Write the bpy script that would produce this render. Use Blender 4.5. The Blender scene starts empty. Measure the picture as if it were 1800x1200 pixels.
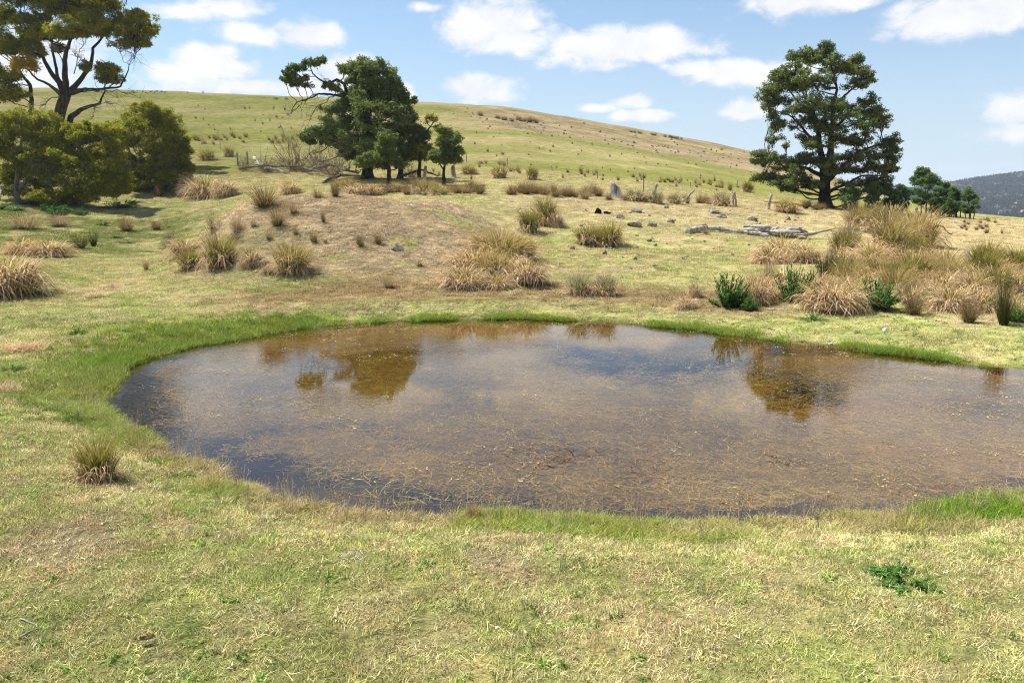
import bpy, math, random
import numpy as np
from mathutils import Vector, Matrix

# ------------------------------------------------------------------ camera, sky, sun, exposure
SC = bpy.context.scene
COL = SC.collection
R = math.radians
HC = 3.3                       # camera height above the water (m)
PITCH = R(10.5)
FPX = 1400.0                   # focal length in pixels of the 1800x1200 photograph
cam_d = bpy.data.cameras.new('camera')
cam_d.sensor_width = 36.0
cam_d.lens = 36.0 * FPX / 1800.0
cam_d.clip_start = 0.1
cam_d.clip_end = 12000
cam = bpy.data.objects.new('camera', cam_d)
COL.objects.link(cam)
cam.location = (0, 0, HC)
cam.rotation_euler = (R(90) - PITCH, 0, 0)
SC.camera = cam

CP, SP = math.cos(PITCH), math.sin(PITCH)
def ray(px, py):
    a = (px - 900.0) / FPX
    b = (600.0 - py) / FPX
    return np.array([a, CP + b * SP, -SP + b * CP])
def at(px, py, Y):             # the point at depth Y behind a pixel
    d = ray(px, py)
    return np.array([0, 0, HC]) + d * (Y / d[1])
def to_px(x, y, z):
    dz = z - HC
    f = y * CP - dz * SP
    u = y * SP + dz * CP
    f = np.where(f < .05, .05, f)
    return 900 + FPX * x / f, 600 - FPX * u / f

SUN_EL = 60.0
SUN_AZ = -66.0                 # from +Y, clockwise positive: the sun stands high on the left, a little behind the scene
SUN_DIR = Vector((math.sin(R(SUN_AZ)) * math.cos(R(SUN_EL)), math.cos(R(SUN_AZ)) * math.cos(R(SUN_EL)), math.sin(R(SUN_EL))))
sun_d = bpy.data.lights.new('sun', 'SUN')
sun_d.energy = 5.0
sun_d.angle = R(0.5)
sun_d.color = (1.0, .955, .88)
sun = bpy.data.objects.new('sun', sun_d)
COL.objects.link(sun)
sun.location = (-30, 10, 60)
sun.rotation_euler = SUN_DIR.to_track_quat('Z', 'Y').to_euler()

SC.view_settings.view_transform = 'Standard'
SC.view_settings.look = 'None'
SC.view_settings.gamma = 1.0
SC.view_settings.use_curve_mapping = False
SC.view_settings.exposure = 1.45
SC.cycles.max_bounces = 6
SC.cycles.diffuse_bounces = 2
SC.cycles.glossy_bounces = 3
SC.cycles.transmission_bounces = 3
SC.cycles.transparent_max_bounces = 8
SC.cycles.volume_bounces = 0
SC.cycles.caustics_reflective = False
SC.cycles.caustics_refractive = False
SC.cycles.use_denoising = True
SC.cycles.denoiser = 'OPENIMAGEDENOISE'
SC.cycles.denoising_input_passes = 'RGB_ALBEDO_NORMAL'
SC.cycles.denoising_prefilter = 'NONE'
SC.cycles.pixel_filter_type = 'BLACKMAN_HARRIS'
SC.cycles.filter_width = 1.15
SC.cycles.use_adaptive_sampling = True
SC.cycles.adaptive_threshold = 0.012

class NT:                      # small helper for node trees
    def __init__(s, tree):
        s.t = tree
        s.n = tree.nodes
        s.l = tree.links
    def new(s, kind, ins=None, **props):
        nd = s.n.new(kind)
        for k, v in props.items():
            setattr(nd, k, v)
        for k, v in (ins or {}).items():
            s.set(nd, k, v)
        return nd
    def set(s, nd, k, v):
        sock = nd.inputs[k]
        if isinstance(v, bpy.types.NodeSocket):
            s.l.new(v, sock)
        else:
            if hasattr(sock.default_value, '__len__') and not isinstance(v, (int, float)) and len(v) == 3 and len(sock.default_value) == 4:
                v = (*v, 1)
            sock.default_value = v
    def math(s, op, a, b=0.0, clamp=False):
        nd = s.new('ShaderNodeMath', {0: a, 1: b}, operation=op)
        nd.use_clamp = clamp
        return nd.outputs[0]
    def vmath(s, op, a, b=None):
        nd = s.new('ShaderNodeVectorMath', {0: a}, operation=op)
        if b is not None:
            s.set(nd, 1, b)
        return nd
    def mix(s, fac, a, b, mode='MIX'):
        nd = s.n.new('ShaderNodeMix')
        nd.data_type = 'RGBA'
        nd.blend_type = mode
        nd.clamp_factor = True
        s.set(nd, 0, fac)
        s.set(nd, 6, a)
        s.set(nd, 7, b)
        return nd.outputs[2]
    def noise(s, vec, scale, detail=3.0, rough=.55, dist=0.0):
        return s.new('ShaderNodeTexNoise', {'Vector': vec, 'Scale': scale, 'Detail': detail, 'Roughness': rough, 'Distortion': dist}).outputs[0]
    def smooth(s, v, a, b, lo=0.0, hi=1.0):
        nd = s.new('ShaderNodeMapRange', {0: v, 1: a, 2: b, 3: lo, 4: hi})
        nd.interpolation_type = 'SMOOTHSTEP'
        return nd.outputs[0]

world = bpy.data.worlds.new('World')
SC.world = world
world.use_nodes = True
wt = NT(world.node_tree)
wt.n.clear()
sky = wt.new('ShaderNodeTexSky', sky_type='NISHITA', sun_disc=False, sun_elevation=R(SUN_EL), sun_rotation=R(SUN_AZ),
             altitude=300, air_density=1.0, dust_density=0.35, ozone_density=1.3)
SKY_STRENGTH = 0.056
gen = wt.new('ShaderNodeTexCoord').outputs['Generated']
sep = wt.new('ShaderNodeSeparateXYZ', {0: gen})
az_s = wt.math('ARCTAN2', sep.outputs[0], sep.outputs[1])
el_s = wt.math('ARCSINE', sep.outputs[2])
ae = wt.new('ShaderNodeCombineXYZ', {0: az_s, 1: el_s, 2: 0.0}).outputs[0]
# cumulus: (pixel x, y, half width, half height, weight)
CLOUDS = [(870, 42, 92, 40, 1), (905, 68, 70, 26, .9), (820, 40, 45, 20, .8), (1110, 78, 140, 28, 1), (1040, 90, 75, 30, .85), (1190, 86, 80, 16, .7),
          (1290, 128, 75, 20, .72), (1215, 118, 50, 14, .7), (1370, 130, 60, 22, .75), (848, 156, 66, 22, 1), (835, 148, 36, 20, 1),
          (545, 60, 58, 26, 1), (450, 62, 80, 17, .62), (365, 96, 46, 20, .9), (395, 125, 70, 18, .75), (310, 132, 60, 20, .62), (440, 152, 150, 16, .72), (540, 150, 60, 24, .7),
          (1690, 28, 125, 32, 1), (1770, 10, 90, 26, 1), (1420, 4, 130, 22, .8), (1312, 193, 44, 17, 1), (1118, 178, 32, 13, .9), (1130, 203, 46, 11, 1), (1050, 190, 32, 7, .6),
          (1790, 190, 60, 26, .75), (1780, 235, 60, 18, .6), (410, 12, 60, 16, .7), (330, 22, 70, 12, .55), (620, 140, 60, 40, .75), (712, 165, 18, 16, .95), (750, 12, 40, 9, .6), (60, 100, 90, 60, .55),
          (1000, -45, 170, 30, .8), (1500, -70, 220, 40, .9), (600, -60, 160, 34, .75), (1750, -150, 260, 50, .9), (250, -110, 200, 40, .7)]  # this last row lies above the view, added for the water to reflect
warp = wt.noise(wt.vmath('MULTIPLY', gen, (9.0, 9.0, 17.0)).outputs[0], 1.0, 2.0, .5)
fine = wt.noise(wt.vmath('MULTIPLY', gen, (26.0, 26.0, 44.0)).outputs[0], 1.0, 6.0, .6, .4)
acc = None
for (cx, cy, rx, ry, wgt) in CLOUDS:
    d = ray(cx, cy)
    d = d / np.linalg.norm(d)
    az, el = math.atan2(d[0], d[1]), math.asin(d[2])
    k = 1424.0
    v = wt.vmath('SUBTRACT', ae, (az, el, 0)).outputs[0]
    v = wt.vmath('MULTIPLY', v, (k / rx, k / ry, 0)).outputs[0]
    ln = wt.vmath('LENGTH', v).outputs['Value']
    m = wt.math('MULTIPLY', wt.math('SUBTRACT', 1.35, ln), wgt)
    acc = m if acc is None else wt.math('MAXIMUM', acc, m)
# unseen cloud band added above the view to brighten the water's reflection
gcl = wt.noise(wt.vmath('MULTIPLY', gen, (3.0, 3.0, 8.0)).outputs[0], 1.3, 4.0, .55, .3)
high = wt.smooth(el_s, R(14.5), R(21))
high = wt.math('MULTIPLY', high, wt.smooth(el_s, R(27), R(19), 0.05, 1.0))
gen_m = wt.math('MULTIPLY', wt.smooth(gcl, .30, .52), high)
cov = wt.math('ADD', acc, wt.math('MULTIPLY', wt.math('SUBTRACT', fine, .5), 1.5))
cov = wt.math('ADD', cov, wt.math('MULTIPLY', wt.math('SUBTRACT', warp, .5), .9))
cov = wt.smooth(cov, .06, .72)
cov = wt.math('MAXIMUM', cov, wt.math('MULTIPLY', gen_m, .85))
haze_low = wt.smooth(el_s, R(15), R(-2), .12, .85)
shade = wt.smooth(wt.math('ADD', wt.math('MULTIPLY', fine, .8), wt.math('MULTIPLY', warp, .5)), .42, .8)
ccol = wt.mix(shade, (.78, .81, .88), (.93, .93, .94))
skyc = wt.vmath('MULTIPLY', sky.outputs[0], (SKY_STRENGTH * .82, SKY_STRENGTH * .93, SKY_STRENGTH * .98)).outputs[0]
skyc = wt.mix(haze_low, skyc, (.228, .268, .318))      # pale summer haze low over the horizon
wcol = wt.mix(cov, skyc, wt.vmath('MULTIPLY', ccol, (.40, .40, .40)).outputs[0])
bg = wt.new('ShaderNodeBackground', {'Color': wcol, 'Strength': 1.0})
wo = wt.new('ShaderNodeOutputWorld', {'Surface': bg.outputs[0]})

# ------------------------------------------------------------------ helpers
def rg(seed):
    return np.random.default_rng(seed)
def sstep(a, b, x):
    t = np.clip((x - a) / (b - a), 0, 1)
    return t * t * (3 - 2 * t)
def hash2(ix, iy, s):
    h = (ix.astype(np.int64) * 374761393 + iy.astype(np.int64) * 668265263 + s * 1442695041) & 0x7fffffff
    h = ((h ^ (h >> 13)) * 1274126177) & 0x7fffffff
    h = h ^ (h >> 16)
    return (h & 0xffff) / 65535.0
def vnoise(x, y, s=0):
    ix, iy = np.floor(x), np.floor(y)
    fx, fy = x - ix, y - iy
    fx, fy = fx * fx * (3 - 2 * fx), fy * fy * (3 - 2 * fy)
    a, b = hash2(ix, iy, s), hash2(ix + 1, iy, s)
    c, d = hash2(ix, iy + 1, s), hash2(ix + 1, iy + 1, s)
    return (a + (b - a) * fx) * (1 - fy) + (c + (d - c) * fx) * fy
def fbm(x, y, s=0, o=4):
    v, a, t = 0, .5, 0
    for i in range(o):
        v = v + a * vnoise(x * 2 ** i + 17.3 * i, y * 2 ** i - 9.1 * i, s + i)
        t += a
        a *= .5
    return v / t

def mesh_np(name, V, F, attrs=None, mats=None, smooth=False):
    """V (n,3); F list of (k,m) int arrays; attrs {name: (type, domain, array)}"""
    V = np.asarray(V, np.float32)
    Fs = [np.asarray(f, np.int32) for f in (F if isinstance(F, list) else [F]) if len(f)]
    me = bpy.data.meshes.new(name)
    me.vertices.add(len(V))
    me.vertices.foreach_set('co', V.ravel())
    nl = sum(f.size for f in Fs)
    npoly = sum(len(f) for f in Fs)
    me.loops.add(nl)
    me.loops.foreach_set('vertex_index', np.concatenate([f.ravel() for f in Fs]) if Fs else np.zeros(0, np.int32))
    me.polygons.add(npoly)
    tot = np.concatenate([np.full(len(f), f.shape[1], np.int32) for f in Fs]) if Fs else np.zeros(0, np.int32)
    st = np.concatenate([[0], np.cumsum(tot)[:-1]]).astype(np.int32) if len(tot) else tot
    me.polygons.foreach_set('loop_start', st)
    if smooth:
        me.polygons.foreach_set('use_smooth', np.ones(npoly, bool))
    for k, (ty, dom, arr) in (attrs or {}).items():
        a = me.attributes.new(k, ty, dom)
        key = {'FLOAT': 'value', 'INT': 'value', 'FLOAT_VECTOR': 'vector', 'FLOAT_COLOR': 'color'}[ty]
        a.data.foreach_set(key, np.asarray(arr, np.int32 if ty == 'INT' else np.float32).ravel())
    for m in (mats or []):
        me.materials.append(m)
    me.update(calc_edges=True)
    me.validate()
    return me

class MB:                       # collects tubes, strips and leaves for ONE mesh
    def __init__(s):
        s.V, s.F4, s.F3, s.a, s.n = [], [], [], [], 0
    def add(s, V, F4=None, F3=None, a=None):
        V = np.asarray(V, float).reshape(-1, 3)
        s.V.append(V)
        if F4 is not None and len(F4):
            s.F4.append(np.asarray(F4) + s.n)
        if F3 is not None and len(F3):
            s.F3.append(np.asarray(F3) + s.n)
        s.a.append(np.full(len(V), .5) if a is None else np.broadcast_to(np.asarray(a, float), (len(V),)))
        s.n += len(V)
    def tube(s, P, rad, sides=6, a=.5):
        P = np.asarray(P, float)
        n = len(P)
        rad = np.broadcast_to(np.asarray(rad, float), (n,))
        T = np.gradient(P, axis=0)
        T /= np.linalg.norm(T, axis=1)[:, None] + 1e-9
        ref = np.array([0, 0, 1.0]) if abs(T[0][2]) < .9 else np.array([1.0, 0, 0])
        N = np.cross(T[0], ref)
        N /= np.linalg.norm(N) + 1e-9
        ang = np.arange(sides) * 2 * math.pi / sides
        V = np.zeros((n, sides, 3))
        for i in range(n):
            N = N - T[i] * np.dot(N, T[i])
            N /= np.linalg.norm(N) + 1e-9
            B = np.cross(T[i], N)
            V[i] = P[i] + rad[i] * (np.cos(ang)[:, None] * N + np.sin(ang)[:, None] * B)
        i, j = np.meshgrid(np.arange(n - 1), np.arange(sides), indexing='ij')
        j2 = (j + 1) % sides
        F = np.stack([i * sides + j, i * sides + j2, (i + 1) * sides + j2, (i + 1) * sides + j], -1).reshape(-1, 4)
        VV = np.concatenate([V.reshape(-1, 3), P[:1], P[-1:]])
        jj = np.arange(sides)
        c0, c1 = n * sides, n * sides + 1
        F3 = np.concatenate([np.stack([jj * 0 + c0, (jj + 1) % sides, jj], -1), np.stack([jj * 0 + c1, (n - 1) * sides + jj, (n - 1) * sides + (jj + 1) % sides], -1)])
        s.add(VV, F, F3, a)
    def build(s, name, mat, smooth=False):
        V = np.concatenate(s.V)
        F = []
        if s.F4:
            F.append(np.concatenate(s.F4))
        if s.F3:
            F.append(np.concatenate(s.F3))
        return mesh_np(name, V, F, {'rnd': ('FLOAT', 'POINT', np.concatenate(s.a))}, [mat], smooth)

def obj(name, me, parent=None, loc=(0, 0, 0), rot=(0, 0, 0), scale=(1, 1, 1)):
    o = bpy.data.objects.new(name, me)
    COL.objects.link(o)
    o.location, o.rotation_euler, o.scale = loc, rot, scale
    if parent is not None:
        o.parent = parent
    return o
def tag(o, label=None, cat=None, group=None, kind=None):
    for k, v in (('label', label), ('category', cat), ('group', group), ('kind', kind)):
        if v:
            o[k] = v
    return o

def blades(r, n, pos, L, W, th0, bend, az=None, seg=4, taper=.15, wob=0.0):
    """n grass blades: pos (n,3), length, width, first lean from vertical, further bend; returns V, F4, rnd, t"""
    az = r.uniform(0, 2 * math.pi, n) if az is None else az
    dirx, diry = np.cos(az), np.sin(az)
    t = np.linspace(0, 1, seg + 1)
    th = th0[:, None] + bend[:, None] * t[None, :] ** 1.3
    step = (L / seg)[:, None]
    s = np.concatenate([np.zeros((n, 1)), np.cumsum(np.sin(th[:, :-1]) * step, 1)], 1)
    c = np.concatenate([np.zeros((n, 1)), np.cumsum(np.cos(th[:, :-1]) * step, 1)], 1)
    side = r.normal(0, wob, (n, 1)) * t[None, :] ** 2 * L[:, None] if wob else 0
    X = pos[:, 0:1] + s * dirx[:, None] - side * diry[:, None]
    Y = pos[:, 1:2] + s * diry[:, None] + side * dirx[:, None]
    Z = pos[:, 2:3] + c
    tw = az + math.pi / 2 + r.uniform(-.9, .9, n)
    w = (W[:, None] * .5) * (1 - (1 - taper) * t[None, :] ** 1.6)
    P = np.stack([X, Y, Z], -1)
    off = np.stack([np.cos(tw)[:, None] * w, np.sin(tw)[:, None] * w, np.zeros_like(w)], -1)
    V = np.stack([P - off, P + off], 2)            # n, seg+1, 2, 3
    base = (np.arange(n) * (seg + 1) * 2)[:, None] + (np.arange(seg) * 2)[None, :]
    F = np.stack([base, base + 1, base + 3, base + 2], -1).reshape(-1, 4)
    rnd = np.repeat(r.uniform(0, 1, n), (seg + 1) * 2)
    tt = np.tile(np.repeat(t, 2), n)
    return V.reshape(-1, 3), F, rnd, tt

def join_blades(name, sets, mat):
    V, F, A, T, n = [], [], [], [], 0
    for v, f, a, t in sets:
        V.append(v)
        F.append(f + n)
        A.append(a)
        T.append(t)
        n += len(v)
    return mesh_np(name, np.concatenate(V), np.concatenate(F), {'rnd': ('FLOAT', 'POINT', np.concatenate(A)), 'tt': ('FLOAT', 'POINT', np.concatenate(T))}, [mat])

# ------------------------------------------------------------------ materials
def new_mat(name):
    m = bpy.data.materials.new(name)
    m.use_nodes = True
    t = NT(m.node_tree)
    t.n.clear()
    out = t.new('ShaderNodeOutputMaterial')
    return m, t, out
def leafy(t, out, col, trans=.35, tcol=None):
    d = t.new('ShaderNodeBsdfDiffuse', {'Color': col, 'Roughness': .6})
    tr = t.new('ShaderNodeBsdfTranslucent', {'Color': tcol if tcol is not None else col})
    mx = t.new('ShaderNodeMixShader', {0: trans, 1: d.outputs[0], 2: tr.outputs[0]})
    t.l.new(mx.outputs[0], out.inputs[0])
def ramp(t, fac, stops):
    nd = t.new('ShaderNodeValToRGB', {0: fac})
    cr = nd.color_ramp
    while len(cr.elements) < len(stops):
        cr.elements.new(.5)
    for e, (p, c) in zip(cr.elements, stops):
        e.position = p
        e.color = (*c, 1)
    return nd.outputs[0]
def attr(t, name, kind='GEOMETRY'):
    nd = t.new('ShaderNodeAttribute')
    nd.attribute_name = name
    nd.attribute_type = kind
    return nd
def blade_mat(name, stops, tip=None, tipamt=.6, trans=.3, rust=0.0, objvar=.3):
    m, t, out = new_mat(name)
    oi = t.new('ShaderNodeObjectInfo').outputs['Random']
    f = t.math('ADD', attr(t, 'rnd').outputs['Fac'], t.math('MULTIPLY', t.math('SUBTRACT', oi, .5), objvar), True)
    c = ramp(t, f, stops)
    if rust:               # whole clumps weathered to rusty brown
        c = t.mix(t.math('MULTIPLY', t.smooth(oi, .35, 1.0), rust), c, t.vmath('MULTIPLY', c, (.87, .66, .45)).outputs[0])
    if tip:
        c = t.mix(t.math('MULTIPLY', t.smooth(attr(t, 'tt').outputs['Fac'], .35, 1.0), tipamt), c, tip)
    leafy(t, out, c, trans)
    return m
M = {}
M['green_blade'] = blade_mat('tussock_green', [(0, (.045, .06, .012)), (.45, (.11, .125, .02)), (.8, (.22, .20, .04)), (1, (.38, .30, .12))], (.36, .28, .08), .55)
M['straw_blade'] = blade_mat('tussock_straw', [(0, (.22, .13, .06)), (.3, (.45, .32, .17)), (.7, (.66, .52, .34)), (1, (.80, .68, .50))], None, rust=.42)
M['gold_blade'] = blade_mat('tussock_gold', [(0, (.10, .105, .02)), (.4, (.24, .20, .035)), (.8, (.40, .31, .12)), (1, (.54, .43, .24))], (.47, .36, .17), .5, rust=.42)
M['rush_blade'] = blade_mat('rush_brown', [(0, (.075, .06, .02)), (.5, (.15, .115, .04)), (1, (.27, .20, .09))], (.30, .19, .10), .7)
M['tan_rush'] = blade_mat('rush_tan', [(0, (.16, .12, .05)), (.5, (.28, .21, .10)), (1, (.42, .33, .19))], (.40, .28, .17), .6)
M['dark_rush'] = blade_mat('rush_dark_green', [(0, (.025, .035, .01)), (.5, (.06, .075, .018)), (1, (.13, .13, .04))], (.16, .12, .05), .5)
M['grey_blade'] = blade_mat('sedge_grey', [(0, (.10, .10, .045)), (.5, (.20, .19, .085)), (1, (.40, .35, .20))], (.36, .32, .19), .5)
M['weed_leaf'] = blade_mat('weed_leaf', [(0, (.03, .085, .016)), (.5, (.065, .165, .03)), (1, (.13, .25, .06))], None, trans=.3)

def grass_mat(name, sat=1.0):
    m, t, out = new_mat(name)
    tint = attr(t, 'tint', 'INSTANCER').outputs['Color']
    k = t.math('ADD', .45, t.math('MULTIPLY', attr(t, 'rnd').outputs['Fac'], 1.1))
    c = t.vmath('MULTIPLY', tint, t.new('ShaderNodeCombineXYZ', {0: k, 1: k, 2: k}).outputs[0]).outputs[0]
    pale = t.mix(t.smooth(attr(t, 'rnd').outputs['Fac'], .82, .9, 0, .55), c, (.60, .50, .29))
    leafy(t, out, pale, .3)
    return m
M['grass'] = grass_mat('grass_blades')

def foliage_mat(name, stops, trans=.25):
    m, t, out = new_mat(name)
    geo = t.new('ShaderNodeNewGeometry').outputs['Position']
    big = t.noise(geo, .55, 2.0)
    f = t.math('ADD', t.math('MULTIPLY', attr(t, 'rnd').outputs['Fac'], .6), t.math('MULTIPLY', t.math('SUBTRACT', big, .25), .8), True)
    c = ramp(t, f, stops)
    leafy(t, out, c, trans)
    return m
M['wattle'] = foliage_mat('wattle_leaves', [(0, (.085, .09, .010)), (.45, (.205, .215, .024)), (.85, (.34, .325, .038)), (1, (.42, .33, .045))], .42)
M['wattle_gold'] = foliage_mat('wattle_gold_leaves', [(0, (.16, .11, .01)), (.5, (.32, .22, .02)), (1, (.45, .32, .04))], .3)
M['blackwood'] = foliage_mat('blackwood_leaves', [(0, (.055, .075, .026)), (.5, (.125, .165, .048)), (.85, (.21, .245, .072)), (1, (.30, .28, .11))], .45)
M['blackwood_brown'] = foliage_mat('blackwood_brown_leaves', [(0, (.05, .045, .025)), (.5, (.09, .08, .04)), (1, (.15, .12, .07))])
M['sapling'] = foliage_mat('sapling_leaves', [(0, (.045, .085, .03)), (.5, (.10, .17, .05)), (1, (.18, .26, .08))], .4)

def wood_mat(name, a, b, scale=6.0, vert=.25):
    m, t, out = new_mat(name)
    tc = t.new('ShaderNodeTexCoord').outputs['Object']
    v = t.vmath('MULTIPLY', tc, (1, 1, vert)).outputs[0]
    n = t.noise(v, scale, 6.0, .65, .5)
    n2 = t.noise(tc, scale * .2, 2.0)
    f = t.math('ADD', t.math('MULTIPLY', n, .75), t.math('MULTIPLY', n2, .35))
    c = t.mix(t.smooth(f, .38, .72), a, b)
    bm = t.new('ShaderNodeBump', {'Strength': .8, 'Distance': .03, 'Height': n})
    p = t.new('ShaderNodeBsdfDiffuse', {'Color': c, 'Roughness': .8, 'Normal': bm.outputs[0]})
    t.l.new(p.outputs[0], out.inputs[0])
    return m
M['bark'] = wood_mat('dark_bark', (.018, .014, .011), (.075, .06, .048))
M['bark_grey'] = wood_mat('grey_bark', (.07, .06, .05), (.24, .21, .18))
M['dead_wood'] = wood_mat('weathered_wood', (.14, .12, .105), (.50, .46, .42), 5.0)
M['pale_wood'] = wood_mat('bleached_wood', (.13, .115, .10), (.60, .57, .54), 7.0, .16)
M['brown_wood'] = wood_mat('brown_twigs', (.13, .09, .07), (.36, .26, .19))
M['red_twig'] = wood_mat('reddish_twigs', (.16, .08, .055), (.40, .25, .17))
M['char'] = wood_mat('charred_wood', (.008, .008, .008), (.03, .027, .025))
M['metal'] = wood_mat('rusty_post', (.05, .035, .03), (.13, .09, .07))
M['plastic'] = wood_mat('white_stone', (.72, .72, .70), (.85, .85, .84), 9)

def rock_mat():
    m, t, out = new_mat('rock')
    tc = t.new('ShaderNodeTexCoord').outputs['Object']
    oi = t.new('ShaderNodeObjectInfo').outputs['Random']
    n = t.noise(tc, 3.0, 6.0, .65)
    c = t.mix(t.smooth(n, .35, .65), (.10, .085, .072), (.34, .30, .265))
    lich = t.smooth(t.noise(tc, 5.0, 3.0, .6), .56, .66)
    c = t.mix(t.math('MULTIPLY', lich, .75), c, (.46, .44, .40))
    c = t.mix(t.math('MULTIPLY', oi, .28), c, (.24, .14, .09))
    bm = t.new('ShaderNodeBump', {'Strength': .9, 'Distance': .1, 'Height': n})
    p = t.new('ShaderNodeBsdfDiffuse', {'Color': c, 'Roughness': .8, 'Normal': bm.outputs[0]})
    t.l.new(p.outputs[0], out.inputs[0])
    return m
M['rock'] = rock_mat()

# ------------------------------------------------------------------ terrain
POND_PX = [(215, 644), (285, 622), (360, 606), (470, 588), (600, 570), (750, 562), (900, 560), (1050, 564), (1200, 577), (1350, 597), (1480, 612), (1600, 626), (1700, 637), (1800, 650), (1950, 668), (2150, 700),
           (2250, 745), (2150, 800), (1950, 838), (1800, 872), (1700, 892), (1600, 904), (1500, 912), (1400, 918), (1250, 924), (1100, 926), (1000, 926), (900, 918), (800, 912), (700, 902), (620, 900), (540, 884), (450, 856), (370, 830),
           (295, 806), (232, 776), (188, 747), (164, 716), (174, 684)]
def on_plane(px, py, z=0.0):
    d = ray(px, py)
    k = (z - HC) / d[2]
    return np.array([d[0] * k, d[1] * k])
poly = np.array([on_plane(*p) for p in POND_PX])
for _ in range(2):             # Chaikin rounding
    q = np.roll(poly, -1, 0)
    poly = np.stack([poly * .75 + q * .25, poly * .25 + q * .75], 1).reshape(-1, 2)
poly = poly + np.stack([fbm(poly[:, 0] * 1.3, poly[:, 1] * 1.3, 5, 3) - .5, fbm(poly[:, 0] * 1.3, poly[:, 1] * 1.3, 9, 3) - .5], 1) * .55
PA, PB = poly, np.roll(poly, -1, 0)
def pond_d(x, y):              # signed distance to the shoreline, positive on land
    x, y = np.asarray(x, float).ravel(), np.asarray(y, float).ravel()
    out = np.full(len(x), 60.0)
    idx = np.nonzero((np.abs(x) < 30) & (y > 2) & (y < 40))[0]
    for s in range(0, len(idx), 20000):
        I = idx[s:s + 20000]
        P = np.stack([x[I], y[I]], 1)[:, None, :]
        ab = (PB - PA)[None]
        ap = P - PA[None]
        t = np.clip((ap * ab).sum(-1) / ((ab * ab).sum(-1) + 1e-12), 0, 1)
        dd = np.sqrt(((ap - ab * t[..., None]) ** 2).sum(-1)).min(1)
        yi, yj = PA[None, :, 1], PB[None, :, 1]
        xi, xj = PA[None, :, 0], PB[None, :, 0]
        c = ((yi > P[..., 1]) != (yj > P[..., 1])) & (P[..., 0] < (xj - xi) * (P[..., 1] - yi) / (yj - yi + 1e-12) + xi)
        ins = (c.sum(1) % 2) == 1
        out[I] = np.where(ins, -dd, dd)
    return out

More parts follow.
